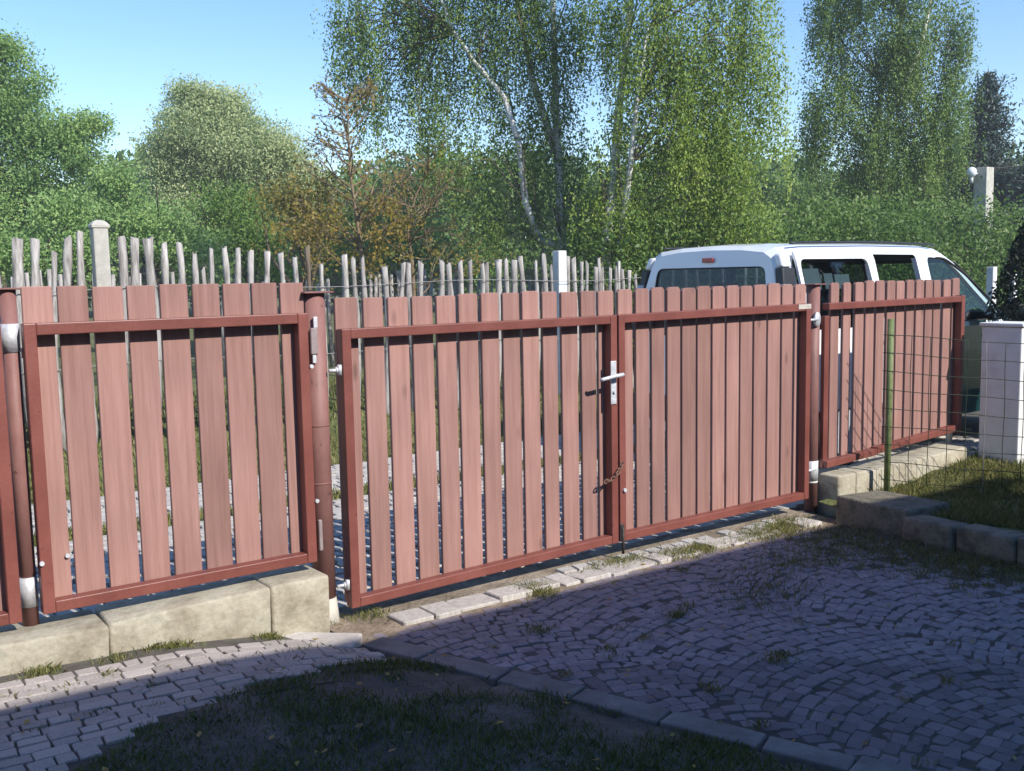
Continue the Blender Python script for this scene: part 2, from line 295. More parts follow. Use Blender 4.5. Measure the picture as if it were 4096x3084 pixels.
# left paving
LE = ([-2.6, -1.8, -1.3, -1.1, -.7, -.3, .05, .3], [-2.0, -1.42, -1.10, -.98, -.84, -.73, -.66, -.75])     # paving / lawn edge
def lawn_edge(s): return np.interp(s, *LE)
def zl(s, n): return zleft(s - kerb_s(n))
sx = np.linspace(-4, .6, 47); sy = np.linspace(-4.2, -.1, 42); X, Y = np.meshgrid(sx, sy); Z = np.where(X < kerb_s(Y)-.03, zl(X, Y), -.02) - .0075
ii = np.arange((len(sy)-1)*len(sx)).reshape(-1, len(sx))[:, :-1].ravel(); qd = np.stack([ii, ii+1, ii+1+len(sx), ii+len(sx)], 1)
cen = (X.ravel()[qd].mean(1) < (kerb_s(Y.ravel()[qd].mean(1)) - .07)) & (Y.ravel()[qd].mean(1) > lawn_edge(X.ravel()[qd].mean(1))-.12)
pav = tag(link('paving', arrmesh('paving', np.stack([X.ravel(), Y.ravel(), Z.ravel()], 1), qd[cen]), JOINT, smooth=True), kind='structure')
st = []; y = -.26; 
while y > -2.3:
    h = random.uniform(.057, .069); x = -2.9 + random.uniform(0, .15)
    while x < .35:
        l = random.choice([.06, .07, .08, .095, .11, .125]); xm = x+l/2; x += l; ym = y-h/2
        yy = ym + .035*math.sin(xm*2.1)
        if xm > kerb_s(yy)-.13 or yy < lawn_edge(xm)+.0: continue
        sl_ = (zl(xm+.05, yy)-zl(xm-.05, yy))/.1
        st.append((xm, yy, float(zl(xm, yy))+G()*.002, G()*.025, l-.006, h-.006, G()*.01, -math.atan(sl_)+G()*.012))
    y -= h
lay(st, 'paving_block', SETT, pav, 295, ub=14)
# lawn
lx = np.linspace(-4, 2.2, 63); ly = np.linspace(-6, -.5, 56); X, Y = np.meshgrid(lx, ly)
Z = zl(X, Y)*.97 - .004 - .012*sst(-.2, -.08, X-kerb_s(Y)) + .006*np.sin(X*5)*np.sin(Y*4.1) + rng.normal(0, .004, X.shape)
ii = np.arange((len(ly)-1)*len(lx)).reshape(-1, len(lx))[:, :-1].ravel(); qd = np.stack([ii, ii+1, ii+1+len(lx), ii+len(lx)], 1)
cx_, cy_ = X.ravel()[qd].mean(1), Y.ravel()[qd].mean(1)
keep = (cx_ < kerb_s(cy_)-.055) & (cy_ < lawn_edge(cx_)+.07)
tag(link('lawn', arrmesh('lawn', np.stack([X.ravel(), Y.ravel(), Z.ravel()], 1), qd[keep]), DIRT, smooth=True), kind='structure')
# ---- grass blades
GRASS = leafmat('grass_blade', [(.05, .085, .018), (.09, .14, .03), (.15, .19, .05), (.26, .22, .09)], .3)
DRYG = leafmat('dry_grass', [(.10, .12, .03), (.17, .19, .05), (.28, .25, .1), (.36, .3, .15)], .3)
def blades(name, P, h, mat, wdt=.004, lean=.5, parent=None, label=None):
    n = len(P); a = rng.uniform(0, 2*np.pi, n); hh = h*rng.uniform(.45, 1.25, n); le = lean*hh*rng.uniform(.1, 1, n); b = rng.uniform(0, 2*np.pi, n)
    t = np.stack([np.cos(a), np.sin(a), 0*a], 1)*wdt*rng.uniform(.7, 1.3, n)[:, None]; d = np.stack([np.cos(b)*le, np.sin(b)*le, hh], 1)
    m = P + d*np.array([.35, .35, .6]); V = np.stack([P-t, P+t, m+t*.7, P+d, m-t*.7], 1).reshape(-1, 3)
    F = np.arange(n*5).reshape(n, 5); tn = np.clip(rng.normal(.4, .22, n), 0, 1)
    o = link(name, arrmesh(name, V, F, tn), mat, parent); tag(o, label, None, None, 'stuff'); return o
from mathutils import noise as mn
def fnoise(x, y, s): return np.array([mn.noise((a*s, b*s, .3)) for a, b in zip(x, y)])
n = 130000; P = np.stack([rng.uniform(-2.6, 1.6, n), rng.uniform(-3.6, -.6, n), np.zeros(n)], 1)
nz = fnoise(P[:, 0], P[:, 1], 3.5) + .5*fnoise(P[:, 0]+9, P[:, 1], 9)
dirt = np.exp(-(((P[:, 0]-.16)/.34)**2 + ((P[:, 1]+1.12)/.26)**2)) + .7*np.exp(-(((P[:, 0]-.30)/.3)**2 + ((P[:, 1]+1.75)/.2)**2))
dens = np.clip(.8 + nz*.9 - 1.5*dirt, .02, 1)
edge = lawn_edge(P[:, 0]) + .05*fnoise(P[:, 0], P[:, 1], 6)
kp = (P[:, 1] < edge) & (P[:, 0] < kerb_s(P[:, 1])-.085+.05*nz) & (rng.uniform(0, 1, n) < dens); P = P[kp]; P[:, 2] = zl(P[:, 0], P[:, 1])*.97-.004
blades('lawn_grass', P, .026, GRASS, .0019, 1.1, None, 'thin shaded lawn grass growing beside the kerb line')
def tuft(c, r, n, h, zf=lambda x, y: 0*x): 
    p = np.stack([c[0]+rng.normal(0, r[0], n), c[1]+rng.normal(0, r[1], n), np.zeros(n)], 1); p[:, 2] = zf(p[:, 0], p[:, 1]); return p
T = [tuft((1.07, -.2), (.05, .04), 260, .07), tuft((1.05, -.30), (.04, .05), 160, .07), tuft((1.72, -.13), (.12, .04), 350, .06), tuft((2.15, -.22), (.13, .05), 700, .08),
     tuft((2.86, -.22), (.14, .06), 800, .08), tuft((3.1, -.12), (.12, .05), 300, .07), tuft((3.62, -.3), (.05, .04), 150, .07), tuft((.72, -.72), (.03, .03), 60, .05), tuft((.2, -.05), (.06, .04), 120, .05),
     tuft((1.9, -1.0), (.18, .12), 260, .04), tuft((2.35, -.75), (.22, .1), 260, .04), tuft((2.75, -.7), (.22, .2), 500, .05), tuft((3.05, -1.1), (.18, .35), 1500, .05), tuft((3.2, -1.7), (.1, .5), 1500, .06), tuft((3.15, -.55), (.12, .12), 260, .05),
     tuft((1.35, -.95), (.03, .02), 70, .04), tuft((1.3, -1.6), (.05, .03), 80, .04)]
for i in range(70):
    s, n_ = random.uniform(.2, 3.2), random.uniform(-3, -.4)
    if s > kerb_s(n_)+.1: T.append(tuft((s, n_), (.02, .012), random.randint(6, 26), .03))
zb = lambda x, y: zl(x, y)-.015
T += [tuft((-.78, -.2), (.06, .02), 200, .05, zb), tuft((-.35, -.19), (.03, .02), 130, .06, zb), tuft((-1.26, -.22), (.04, .03), 170, .06, zb), tuft((-1.0, -.23), (.03, .02), 60, .04, zb), tuft((-1.05, -.4), (.02, .02), 40, .03, zb), tuft((-.02, .0), (.03, .03), 60, .05)]
for i in range(40):
    s, n_ = random.uniform(-1.8, -.1), random.uniform(-.9, -.24); T.append(tuft((s, n_), (.03, .008), 8, .025, zb))
blades('joint_grass', np.repeat(np.concatenate(T), 2, 0)+rng.normal(0, .012, (2*sum(map(len, T)), 3))*np.array([1, 1, 0]), .030, DRYG, .0016, 1.2, None, 'grass and weed tufts growing in the paving joints and under the gate')
# a few fallen birch leaves
FALL = leafmat('fallen_leaf', [(.25, .22, .05), (.36, .28, .07), (.22, .13, .05), (.32, .26, .1)], .2)
nf = 150; P = np.stack([rng.uniform(-1.7, 3.2, nf), rng.uniform(-2.8, -.2, nf), np.zeros(nf)], 1); P[:, 2] = np.where(P[:, 0] < kerb_s(P[:, 1]), zl(P[:, 0], P[:, 1]), 0)+.012
a = rng.uniform(0, 6.28, nf); r_ = rng.uniform(.008, .019, nf); V = np.stack([P+np.stack([np.cos(a+k*1.571)*r_*(1 if k % 2 == 0 else .55), np.sin(a+k*1.571)*r_*(1 if k % 2 == 0 else .55), rng.uniform(-.002, .006, nf)], 1) for k in range(4)], 1).reshape(-1, 3)
tag(link('fallen_leaves', arrmesh('fallen_leaves', V, np.arange(nf*4).reshape(nf, 4), rng.uniform(0, 1, nf)), FALL), 'scattered small yellow fallen leaves on the paving and lawn', None, None, 'stuff')
# lane beyond the fence
lane = sheet('lane', [(-9, .12, -.03), (20, .12, -.03), (20, 3.85, -.03), (-9, 3.85, -.03)], JOINT)
st = []
for j in range(33):
    x = -2.2 + random.uniform(0, .1)
    while x < 7.5:
        l = random.uniform(.09, .14); y = .2 + j*.108
        if not (2.42 < y < 2.62): st.append((x+l/2, y+G()*.006, G()*.003, G()*.05, l-.014, .094, G()*.02, G()*.02))
        x += l
lay(st, 'lane_stone', SLABT, lane, 0, 'lane_stones')
n = 9000; P = np.stack([rng.uniform(-2.4, 9, n), rng.uniform(2.38, 2.66, n), np.full(n, -.02)], 1)
n2 = 52000; P2 = np.stack([rng.uniform(-5, 12, n2), 3.7 + 3.4*rng.uniform(0, 1, n2)**1.5, np.zeros(n2)], 1); P2[:, 2] = ground_z(P2[:, 0], P2[:, 1])
blades('verge_grass', np.concatenate([P, P2]), .07, DRYG, .006, .7, None, 'sunlit grass verge on the far side of the lane')
# ================================================================= BOARD FENCE, GATE
def board(parent, s0, s1, z0, z1, y0=0., th=.022, ch=.008, lean=0.):
    r = random.uniform; s0 += .0015; s1 -= .0015; t = [(s0+r(-.002, .002), z0), (s1+r(-.002, .002), z0), (s1, z1-ch), (s1-ch*.8, z1), (s0+ch*.8, z1), (s0, z1-ch)]
    y0 += r(-.002, .003)
    v = [(a+lean*(b-z0), y0, b) for a, b in t] + [(a+lean*(b-z0), y0+th, b) for a, b in t]
    bm = bmesh.new(); vs = [bm.verts.new(p) for p in v]
    bm.faces.new(vs[:6]); bm.faces.new(vs[:5:-1]); [bm.faces.new((vs[(i+1) % 6], vs[i], vs[6+i], vs[6+(i+1) % 6])) for i in range(6)]
    bmesh.ops.recalc_face_normals(bm, faces=bm.faces); bmesh.ops.bevel(bm, geom=[e for e in bm.edges if abs(e.verts[0].co.y-e.verts[1].co.y) < .005], offset=.0025, segments=1, affect='EDGES')
    bm.verts.index_update(); o = add('board', [tuple(x.co) for x in bm.verts], [[x.index for x in f.verts] for f in bm.faces], BOARD, parent); bm.free(); return o
def bar(name, parent, s0, z0, s1, z1, wd, y0=-.06, y1=-.004, mat=FRAME, vertical=False):
    if vertical: P = [(s0, y0, z0), (s0+wd, y0, z0), (s0+wd, y1, z0), (s0, y1, z0), (s1, y0, z1), (s1+wd, y0, z1), (s1+wd, y1, z1), (s1, y1, z1)]
    else: P = [(s0, y0, z0), (s1, y0, z1), (s1, y1, z1), (s0, y1, z0), (s0, y0, z0+wd), (s1, y0, z1+wd), (s1, y1, z1+wd), (s0, y1, z0+wd)]
    v, f = hexa(P, .004, 2); return add(name, v, f, mat, parent)
def frame(parent, s0, s1, zb0, zb1, zt0, zt1, wd=.046):
    bar('bottom_rail', parent, s0+wd, zb0, s1-wd, zb1, wd, -.060); bar('top_rail', parent, s0+wd, zt0-wd, s1-wd, zt1-wd, wd, -.060)
    bar('stile', parent, s0, zb0, s0, zt0, wd, -.0615, -.0035, vertical=True); bar('stile', parent, s1-wd, zb1, s1-wd, zt1, wd, -.0615, -.0035, vertical=True)
def spans(kf, L, y, n=0.): return [(ony(*kf(a, y), n)[0], ony(*kf(b, y), n)[0]) for a, b in L]
PL = empty('fence_panel', (-.63, 0, .3), 'red-brown fence panel of nine wide boards above the long sandstone kerb', 'fence panel', 'red-brown board panels')
frame(PL, -1.212, -.052, .313, .316, 1.455, 1.454)
for a, b in spans(k1, [(135, 335), (362, 558), (585, 780), (803, 985), (1010, 1190), (1217, 1390), (1410, 1580), (1592, 1755), (1770, 1920)], 620): board(PL, a, b, .325, 1.592+random.uniform(-.004, .004), ch=.004)
P0 = empty('fence_panel', (-1.9, 0, .3), 'red-brown fence panel running on past the thin clamped steel post', 'fence panel', 'red-brown board panels')
frame(P0, -2.45, -1.288, .30, .30, 1.455, 1.455)
for i in range(8): board(P0, -2.44+i*.145, -2.44+i*.145+.125, .31, 1.6, ch=.004)
GL = empty('gate_leaf', (.95, 0, .06), 'red-brown board gate leaf carrying the steel lever handle', 'gate leaf')
frame(GL, .112, 1.772, .058, .093, 1.374, 1.375)
for a, b in spans(k2, [(220, 365), (397, 525), (555, 685), (708, 840), (862, 985), (1003, 1125), (1143, 1255), (1280, 1388), (1405, 1510), (1533, 1628), (1650, 1755), (1775, 1868), (1885, 1985)], 510):
    board(GL, a, b, .075+.02*a, 1.516+random.uniform(-.006, .006))
GR = empty('gate_leaf', (2.6, 0, .09), 'red-brown board gate leaf hung from the post with the silver band, top corner bare', 'gate leaf')
frame(GR, 1.784, 3.427, .094, .107, 1.377, 1.388)
for a, b in spans(k3, [(175, 320), (350, 485), (508, 638), (660, 790), (808, 945), (958, 1090), (1105, 1228), (1248, 1372), (1385, 1505), (1518, 1640), (1655, 1778), (1792, 1902), (1922, 2030)], 950):
    board(GR, a, b, .115, 1.518+random.uniform(-.006, .006), ch=.016)
PEEL = M('peeled_paint', [(.4, .36, .32), (.55, .5, .45)], scale=30, rough=.8, bump=.3, rnd=0)
box('bare_patch', 3.30, 3.424, -.0635, -.0605, 1.355, 1.386, PEEL, GR, .0006)
PR = empty('fence_panel', (4.4, 0, .3), 'red-brown fence panel in front of the van, standing behind the wire mesh', 'fence panel', 'red-brown board panels')
bar('top_rail', PR, 3.612, 1.34, 5.16, 1.346, .044, -.060); bar('bottom_rail', PR, 3.612, .285, 4.16, .31, .046, -.060); bar('bottom_rail', PR, 4.16, .318, 5.16, .378, .046, -.064, -.006)
bar('stile', PR, 5.16, .36, 5.16, 1.395, .045, -.0615, -.0035, vertical=True); bar('stile', PR, 3.606, .28, 3.606, 1.30, .05, -.03, .0, vertical=True)
for a, b in spans(k4, [(318, 402), (437, 515), (552, 640), (660, 745), (765, 848), (868, 950), (963, 1043), (1060, 1135), (1152, 1230), (1245, 1315), (1328, 1398), (1420, 1495), (1510, 1582)], 880):
    board(PR, a, b, .30+.05*(a-3.7), 1.518+random.uniform(-.006, .006), ch=.014)
# handle, chain, latch, hinges
def handle():
    s, z = 1.738, 1.015
    pl = box('handle_plate', s-.02, s+.02, -.069, -.0617, z-.13, z+.11, ZINC, GL, .003, 2)
    m = MB().tube([(s, -.06, z+.03), (s, -.105, z+.03)], .011, 12).tube([(s+.035, -.108, z+.036), (s+.01, -.11, z+.033), (s-.03, -.11, z+.03), (s-.11, -.107, z+.018), (s-.122, -.095, z+.016)], [.010, .011, .011, .0105, .009], 12)
    add('lever', m.v, m.f, ZINC, GL, True); cyl('lock_cylinder', (s, -.06, z-.06), (s, -.079, z-.06), .009, ZINC, GL, 12)
handle()
m = MB()
for i in range(7):
    t = i/6; c = Vector((1.79-.12*t, -.072-.012*math.sin(t*3), .545-.085*t - .02*math.sin(t*math.pi))); r_ = .012
    ax = (Vector((1, 0, .5)).normalized(), Vector((0, 1, 0)) if i % 2 else Vector((0, .3, 1)).normalized())
    m.tube([c+ax[0]*r_*1.3*math.cos(a)+ax[1]*r_*.75*math.sin(a) for a in np.linspace(0, 2*math.pi, 11)], 
.0045, 6, False)
m.build('rusty_chain', RUST, GL)
box('latch_plate', 1.775, 1.806, -.073, -.062, .105, .20, DARKM, GR, .003); cyl('drop_bolt', (1.79, -.077, .03), (1.79, -.077, .18), .008, DARKM, GR, 10)
cyl('bolt_head', (1.815, -.06, .39), (1.815, -.074, .39), .011, ZINC, GR, 10)
def hinge(parent, s0, s1, z, y=-.03):
    m = MB().tube([(s0, y, z), (s1, y, z)], .0085, 10).tube([(s1-.012, y-.008, z-.022), (s1-.012, y-.008, z+.026)], .012, 10).tube([(s1-.03, y, z), (s1-.024, y, z)], .017, 6)
    m.build('hinge', ZINC, parent)
hinge(GL, .055, .118, 1.185); hinge(GL, .055, .118, .17); hinge(GR, 3.53, 3.415, 1.28); hinge(GR, 3.53, 3.415, .285)
for s, z in ((-.045, 1.215), (-.045, .60), (-1.206, .52), (-1.10, .52)): cyl('bolt_head', (s, -.058 if s != -1.10 else .002, z), (s, -.072 if s != -1.10 else -.01, z), .009, ZINC, PL, 10)
def post(s, r, z0, z1, label, cap=None, foot=0.):
    t = empty('steel_post', (s, .03, z0), label, 'post', 'round steel fence posts')
    cyl('pipe', (s, .03, z0+foot), (s, .03, z1), r, PIPE, t, 32)
    if cap: box('cap_plate', s-cap, s+cap, .03-cap, .03+cap, z1, z1+.008, PIPE, t, .002)
    if foot: m = MB(); m.tube([(s, .03, z0-.05), (s, .03, z0+foot*.4), (s, .03, z0+foot+.004)], [r*1.3, r*1.18, r*1.02], 20); m.build('concrete_foot', CONC, t)
    return t
def band(t, s, r, z0, z1, mat=ZINC): cyl('clamp_band', (s, .03, z0), (s, .03, z1), r+.003, mat, t, 32)
p = post(-1.245, .031, .26, 1.585, 'thin red-brown steel post with silver clamp bands, standing on the sandstone kerb', .045)
band(p, -1.245, .031, 1.345, 1.455); band(p, -1.245, .031, .335, .455); box('clamp_lug', -1.212, -1.205, -.005, .02, 1.32, 1.36, ZINC, p, .001)
p = post(.018, .052, -.02, 1.540, 'thick red-brown steel gate post with flat cap and grey plates', .072, .13)
box('lock_plate', -.028, .006, -.034, -.018, 1.265, 1.385, PLATE, p, .003); box('lock_plate', -.012, .008, -.033, -.024, 1.385, 1.435, ZINC, p, .002); box('lock_eye', -.022, -.004, -.033, -.022, 1.225, 1.262, ZINC, p, .002)
box('lock_plate', -.026, -.008, -.034, -.015, .355, .50, PLATE, p, .003)
for z in (.93, .66): cyl('weld_ring', (.018, .03, z), (.018, .03, z+.006), .0535, PIPE, p, 32)
p = post(3.56, .044, -.03, 1.505, 'red-brown steel gate post with silver band, beside the wire mesh corner', .06)
band(p, 3.56, .044, .20, .335); band(p, 3.56, .0415, .185, .2, WHITE)
m = MB(); m.tube([(3.545, -.008, 1.28), (3.545, -.022, 1.28)], .03, 16); o = m.build('hinge_plate', ZINC, p); o.scale = (1, 1, 1.6)
p = post(5.19, .02, .26, 1.34, 'slim steel end post with bare pale foot by the white pillar'); band(p, 5.19, .021, .27, .52, WHITE)
# ---- sandstone kerb under the left panels and plinth under the right panel
def blocks(parent, name, L, mat, bev=.014):
    for P in L:
        v, f = hexa([(x+G()*.004, y+G()*.004, z+G()*.003) for x, y, z in P], bev, 2); add(name, v, f, mat, parent, True)
def blk(x0, x1, y0, y1, z0, z1, z1b=None, sk=0.): 
    z1b = z1 if z1b is None else z1b
    return [(x0, y0, z0), (x1, y0, z0), (x1+sk, y1, z0), (x0+sk, y1, z0), (x0, y0, z1), (x1, y0, z1b), (x1+sk, y1, z1b), (x0+sk, y1, z1)]
kb = empty('stone_kerb', (-.7, -.05, .1), 'long pale sandstone kerb carrying the board panels beside the paving', 'kerb')
blocks(kb, 'stone_block', [blk(-2.9, -1.72, -.17, .10, 0, .27), blk(-1.71, -1.005, -.175, .10, 0, .268, .255), blk(-.995, -.325, -.165, .10, -.02, .262, .272), blk(-.318, -.040, -.150, .10, -.06, .272, .268)], SAND)
pb = empty('stone_plinth', (4.3, -.05, 0), 'sandstone plinth of weathered blocks under the panel beside the van', 'plinth')
blocks(pb, 'stone_block', [blk(3.615, 3.80, -.15, .10, -.05, .245), blk(3.805, 4.05, -.155, .10, -.05, .25, .235), blk(4.06, 5.19, -.145, .10, -.05, .232, .275)], SAND)
# ---- low stone wall along the driveway's far side and the raised bed behind it
wl = empty('garden_wall', (3.5, -2, 0), 'low sandstone wall, its shade put into the colour, edging the grass bed beside the driveway', 'garden wall')
L = [blk(3.40, 3.86, -.80, -.29, -.05, .165, .15)]; y = -.81
while y > -6:
    l = random.uniform(.28, .42); zt = random.uniform(.135, .155); x0 = 3.34+random.uniform(-.015, .015); L.append(blk(x0, x0+.2, y-l+.012, y, -.05, zt, zt-.01)); y -= l
blocks(wl, 'stone_block', L, SANDY, .018)
def zbed(x, y): return .075 + .10*sst(3.9, 5.4, x) + .05*sst(-.3, -1.5, y)
bx = np.linspace(3.5, 12, 50); by = np.linspace(-6, -.08, 40); X, Y = np.meshgrid(bx, by); Z = zbed(X, Y) + rng.normal(0, .008, X.shape)
ii = np.arange((len(by)-1)*len(bx)).reshape(-1, len(bx))[:, :-1].ravel(); qd = np.stack([ii, ii+1, ii+1+len(bx), ii+len(bx)], 1)
tag(link('grass_bed', arrmesh('grass_bed', np.stack([X.ravel(), Y.ravel(), Z.ravel()], 1), qd), TURF, smooth=True), kind='structure')
n = 80000; P = np.stack([3.6 + 3.2*rng.uniform(0, 1, n)**1.3, rng.uniform(-2.6, -.12, n), np.zeros(n)], 1)
P = P[~((P[:, 1] > -.82) & (P[:, 0] < 3.88)) & ~((P[:, 1] > -.17) & (P[:, 0] < 5.2))]; P[:, 2] = zbed(P[:, 0], P[:, 1])-.01
n = len(P); kp = rng.uniform(0, 1, n) < np.clip(.75+.8*fnoise(P[:, 0], P[:, 1], 3), .1, 1); P = P[kp]
blades('bed_grass', P, .055, DRYG, .0028, 1.0, None, 'rough grass in the raised bed around the white pillar')
# ---- wire mesh fence
mf = empty('mesh_fence', (3.985, -.26, .08), 'green wire mesh fence with one slim green post in front of the boards', 'mesh fence')
MD = Vector((.74, -.67, 0)).normalized(); MO = Vector((3.985, -.26, 0))
def mp_(t, z): p = MO + MD*t; return (p.x, p.y-.022, z - .085*t)
m = MB(); m.tube([(3.985, -.26, .02), (3.99, -.26, .7), (3.992, -.26, 1.27)], .021, 14); m.build('mesh_post', GREENP, mf)
m = MB(); e = MO+MD*2.9; m.tube([(e.x, e.y, .0), (e.x, e.y, 1.1)], .021, 14); m.build('mesh_post', GREENP, mf)
for j in range(9):
    z = 1.165-.122*j; m = MB(); m.tube([mp_(t, z+.004*math.sin(t*9+j)) for t in np.arange(-.06, 2.95, .06)], .0028, 5); m.build('wire', WIRE, mf)
for i in range(1, 25):
    t = i*.119; m = MB(); m.tube([mp_(t+.003*math.sin(z*11+i), z+.003) for z in np.arange(.165, 1.17, .1)], .0027, 5); m.build('wire', GWIRE if i == 5 else WIRE, mf)
# ---- white pillar
wp = empty('white_pillar', (5.15, -.34, .15), 'short square whitewashed pillar with thin slab cap in the grass bed', 'pillar')
PX = 5.215
box('shaft', PX, PX+.25, -.49, -.19, .1, 1.165, WHITE, wp, .008, 2); box('cap_slab', PX-.015, PX+.265, -.505, -.175, 1.168, 1.195, WHITE, wp, .008, 2)
box('wall_stub', PX+.252, 5.9, -.42, -.26, .1, .95, WHITE, wp, .01, 2)
# ================================================================= PALING FENCES ACROSS THE LANE
YP = 4.85
def stick(parent, u0, v0, wpx, kf, y=YP, lean=0., mat=GREYW, sc_=.6329, name='paling'):
    p = ony(*kf(u0, v0), y); d = uv(p)[2]; r = wpx*sc_/4023.5*d/2*1.22; zb_ = float(ground_z(p[0], y))-.05; top = p[2]; m = MB(); n = 9; k = random.uniform(0, 6)
    pts = []; rad = []
    for i in range(n+1):
        t = i/n; z = zb_+(top-zb_)*t; pts.append((p[0] + lean*(1-t)*.9 + .02*math.sin(t*5+k), y + .015*math.cos(t*4+k) + random.uniform(-.003, .003), z)); rad.append(r*(1.12-.2*t)*random.uniform(.78, 1.2))
    m.tube(pts, rad, 7); pts = None
    o = m.build(name, mat, parent, True)
    vs = o.data.vertices
    for v_ in list(vs)[-7:]: v_.co.z += random.uniform(-.03, .02)
    return o
pf = empty('paling_fence', (2.5, YP, .2), 'weathered grey stick palings on wire along the far side of the lane', 'paling fence')
for u, v, w_, ln in [(108, 240, 55, 0), (230, 255, 50, -.06), (330, 320, 35, -.03), (420, 230, 45, -.05), (508, 200, 38, -.02), (760, 235, 55, -.05), (857, 240, 48, -.05), (942, 242, 55, -.03), (1048, 258, 38, -.06), (1133, 275, 38, -.01), (1238, 338, 32, .01), (1282, 430, 26, 0), (1322, 297, 26, .01), (1415, 295, 32, .01), (1500, 308, 33, -.01), (1590, 312, 32, -.03), (1682, 325, 33, -.05), (1780, 335, 30, .01), (1865, 350, 30, -.03), (-40, 250, 45, 0), (-160, 240, 45, 0), (-280, 250, 40, .03), (650, 300, 34, 0)]: stick(pf, u, v, w_, k1, lean=ln)
for u, v, w_, ln in [(143, 245, 28, -.04), (272, 195, 30, .02), (340, 210, 28, 0), (395, 205, 30, .12), (535, 260, 33, 0), (650, 240, 28, -.12), (690, 230, 35, 0), (763, 230, 33, .01), (890, 222, 35, -.05), (943, 245, 35, -.01), (1012, 230, 30, -.05), (1068, 225, 28, .01), (1148, 235, 25, -.02), (1183, 245, 26, .01), (1260, 220, 35, -.09), (1308, 218, 30, -.02), (1347, 215, 32, .03), (1390, 205, 30, .14), (1490, 225, 22, .01), (1545, 190, 28, .1), (1585, 245, 18, 0), (1690, 205, 30, 0), (1730, 210, 28, .02), (1773, 228, 22, .01), (1815, 235, 18, 0), (1865, 260, 25, -.02), (1890, 205, 24, 0), (1912, 265, 20, .02), (1962, 270, 22, 0), (1995, 260, 20, -.03), (2018, 232, 18, 0), (2038, 285, 22, .02), (2080, 290, 22, 0), (2122, 310, 16, 0)]: stick(pf, u, v, w_, k2, lean=ln)
for i in range(16): s = 6.75+i*.22; o = stick(pf, *[0, 0], 22, lambda a, b, s=s: uv((s, YP, 1.68+random.uniform(-.06, .08)))[:2])
for z in (1.55, .9): m = MB(); m.tube([(s, YP-.05+.01*math.sin(s*3), z+.3*.0+.02*math.sin(s*2)) for s in np.arange(-2, 10.4, .3)], .004, 5); m.build('wire', GWIRE, pf)
def ctr(kf, u, v, y): return ony(*kf(u, v), y)
dp = stick(None, 1935, 292, 28, k1, mat=BROWNW, name='wooden_post'); tag(dp, 'thin dark brown wooden post taller than the grey palings around it', 'post')
# far paling row
fp = empty('paling_fence', (4, 9, .3), 'second row of short grey palings further back under the trees', 'paling fence')
for i in range(110):
    s = -1.5+i*.105+random.uniform(-.03, .03)
    if random.random() < .22: continue
    z = 1.66+.10*math.sin(s*1.3)+random.uniform(-.06, .07) - .006*s; m = MB(); m.tube([(s+random.uniform(-.02, .02), 9., .3), (s, 9.02, 1.), (s+random.uniform(-.03, .03), 9, z)], [.032, .03, .024], 6); m.build('paling', GREYW, fp, True)
# concrete post with pyramid head
c = ctr(k1, 632, 300, YP-.02); cp = empty('concrete_post', (c[0], YP-.02, .2), 'tall square concrete post with domed head rising above the palings', 'post')
box('shaft', c[0]-.062, c[0]+.062, YP-.085, YP+.045, .15, 2.075, CONC, cp, .012, 2)
V = [(c[0]+a*k, YP-.02+b*k, z) for z, k in ((2.076, .072), (2.098, .073), (2.125, .05), (2.142, .02)) for a, b in ((-1, -1), (1, -1), (1, 1), (-1, 1))]
add('head', V, [[3, 2, 1, 0], [12, 13, 14, 15]] + [[l*4+i, l*4+(i+1) % 4, l*4+4+(i+1) % 4, l*4+4+i] for l in range(3) for i in range(4)], CONC, cp)
c = ony(2238, 1003, 4.9); v, f = hexa([(c[0]+a*.058, 4.9+b*.058, z) for z in (.12, c[2]) for a, b in ((-1, -1), (1, -1), (1, 1), (-1, 1))], .008, 2)
tag(add('white_post', v, f, WHITE), 'tall slim white painted post standing among the grey palings', 'post')
# ================================================================= VAN
VS, VN = 4.17, .76
van = empty('van', (VS+2.1, VN+.875, 0), 'white van with dark teal front parked in the lane, side door slid open', 'van')
def vw(x, y, z): return (VS+x, VN+.875+y, z)
def contour(hw, ht, zt):                                # half section from sill to roof centre
    belt = min(1.08, zt-.10)
    return [(hw*.80, .24), (hw*.95, .28), (hw, .50), (hw*1.005, .8*belt), (hw, belt), (hw+(ht-hw)*.55, belt+(zt-belt)*.55), (ht, zt-.13), (ht-.035, zt-.055), (ht-.11, zt-.012), (ht*.5, zt+.012), (0, zt+.02)]
ST = [(0., .80, .68, 1.76, 1), (.05, .865, .735, 1.795, 1), (.4, .875, .75, 1.812, 0), (1.2, .875, .755, 1.818, 0), (2.0, .875, .755, 1.81, 0), (2.28, .875, .745, 1.785, 0), (2.5, .875, .735, 1.70, 0), (2.8, .87, .735, 1.52, 0), (3.1, .865, .74, 1.33, 0), (3.42, .855, .75, 1.125, 0), (3.55, .85, .745, 1.075, 0), (3.9, .82, .70, .99, 0), (4.12, .76, .60, .90, 0), (4.24, .66, .5, .78, 0)]
def ring(x, hw, ht, zt, sh, off=0.):
    h = contour(hw+off, ht+off, zt+off); full = [(-a, b) for a, b in h] + [(a, b) for a, b in h[-2::-1]]
    return [vw(x + (.10*max(0, z-1.0)/.78 if sh else 0), y, z) for y, z in full]
def loft(off=0.):
    V = []; F = []; k = 21
    for s in ST: V += ring(*s, off)
    for i in range(len(ST)-1):
        for j in range(k-1): F.append([i*k+j, i*k+j+1, (i+1)*k+j+1, (i+1)*k+j])
        F.append([i*k+k-1, i*k, (i+1)*k, (i+1)*k+k-1])
    F.append(list(range(k))); F.append([(len(ST)-1)*k+j for j in range(k)][::-1]); return V, F
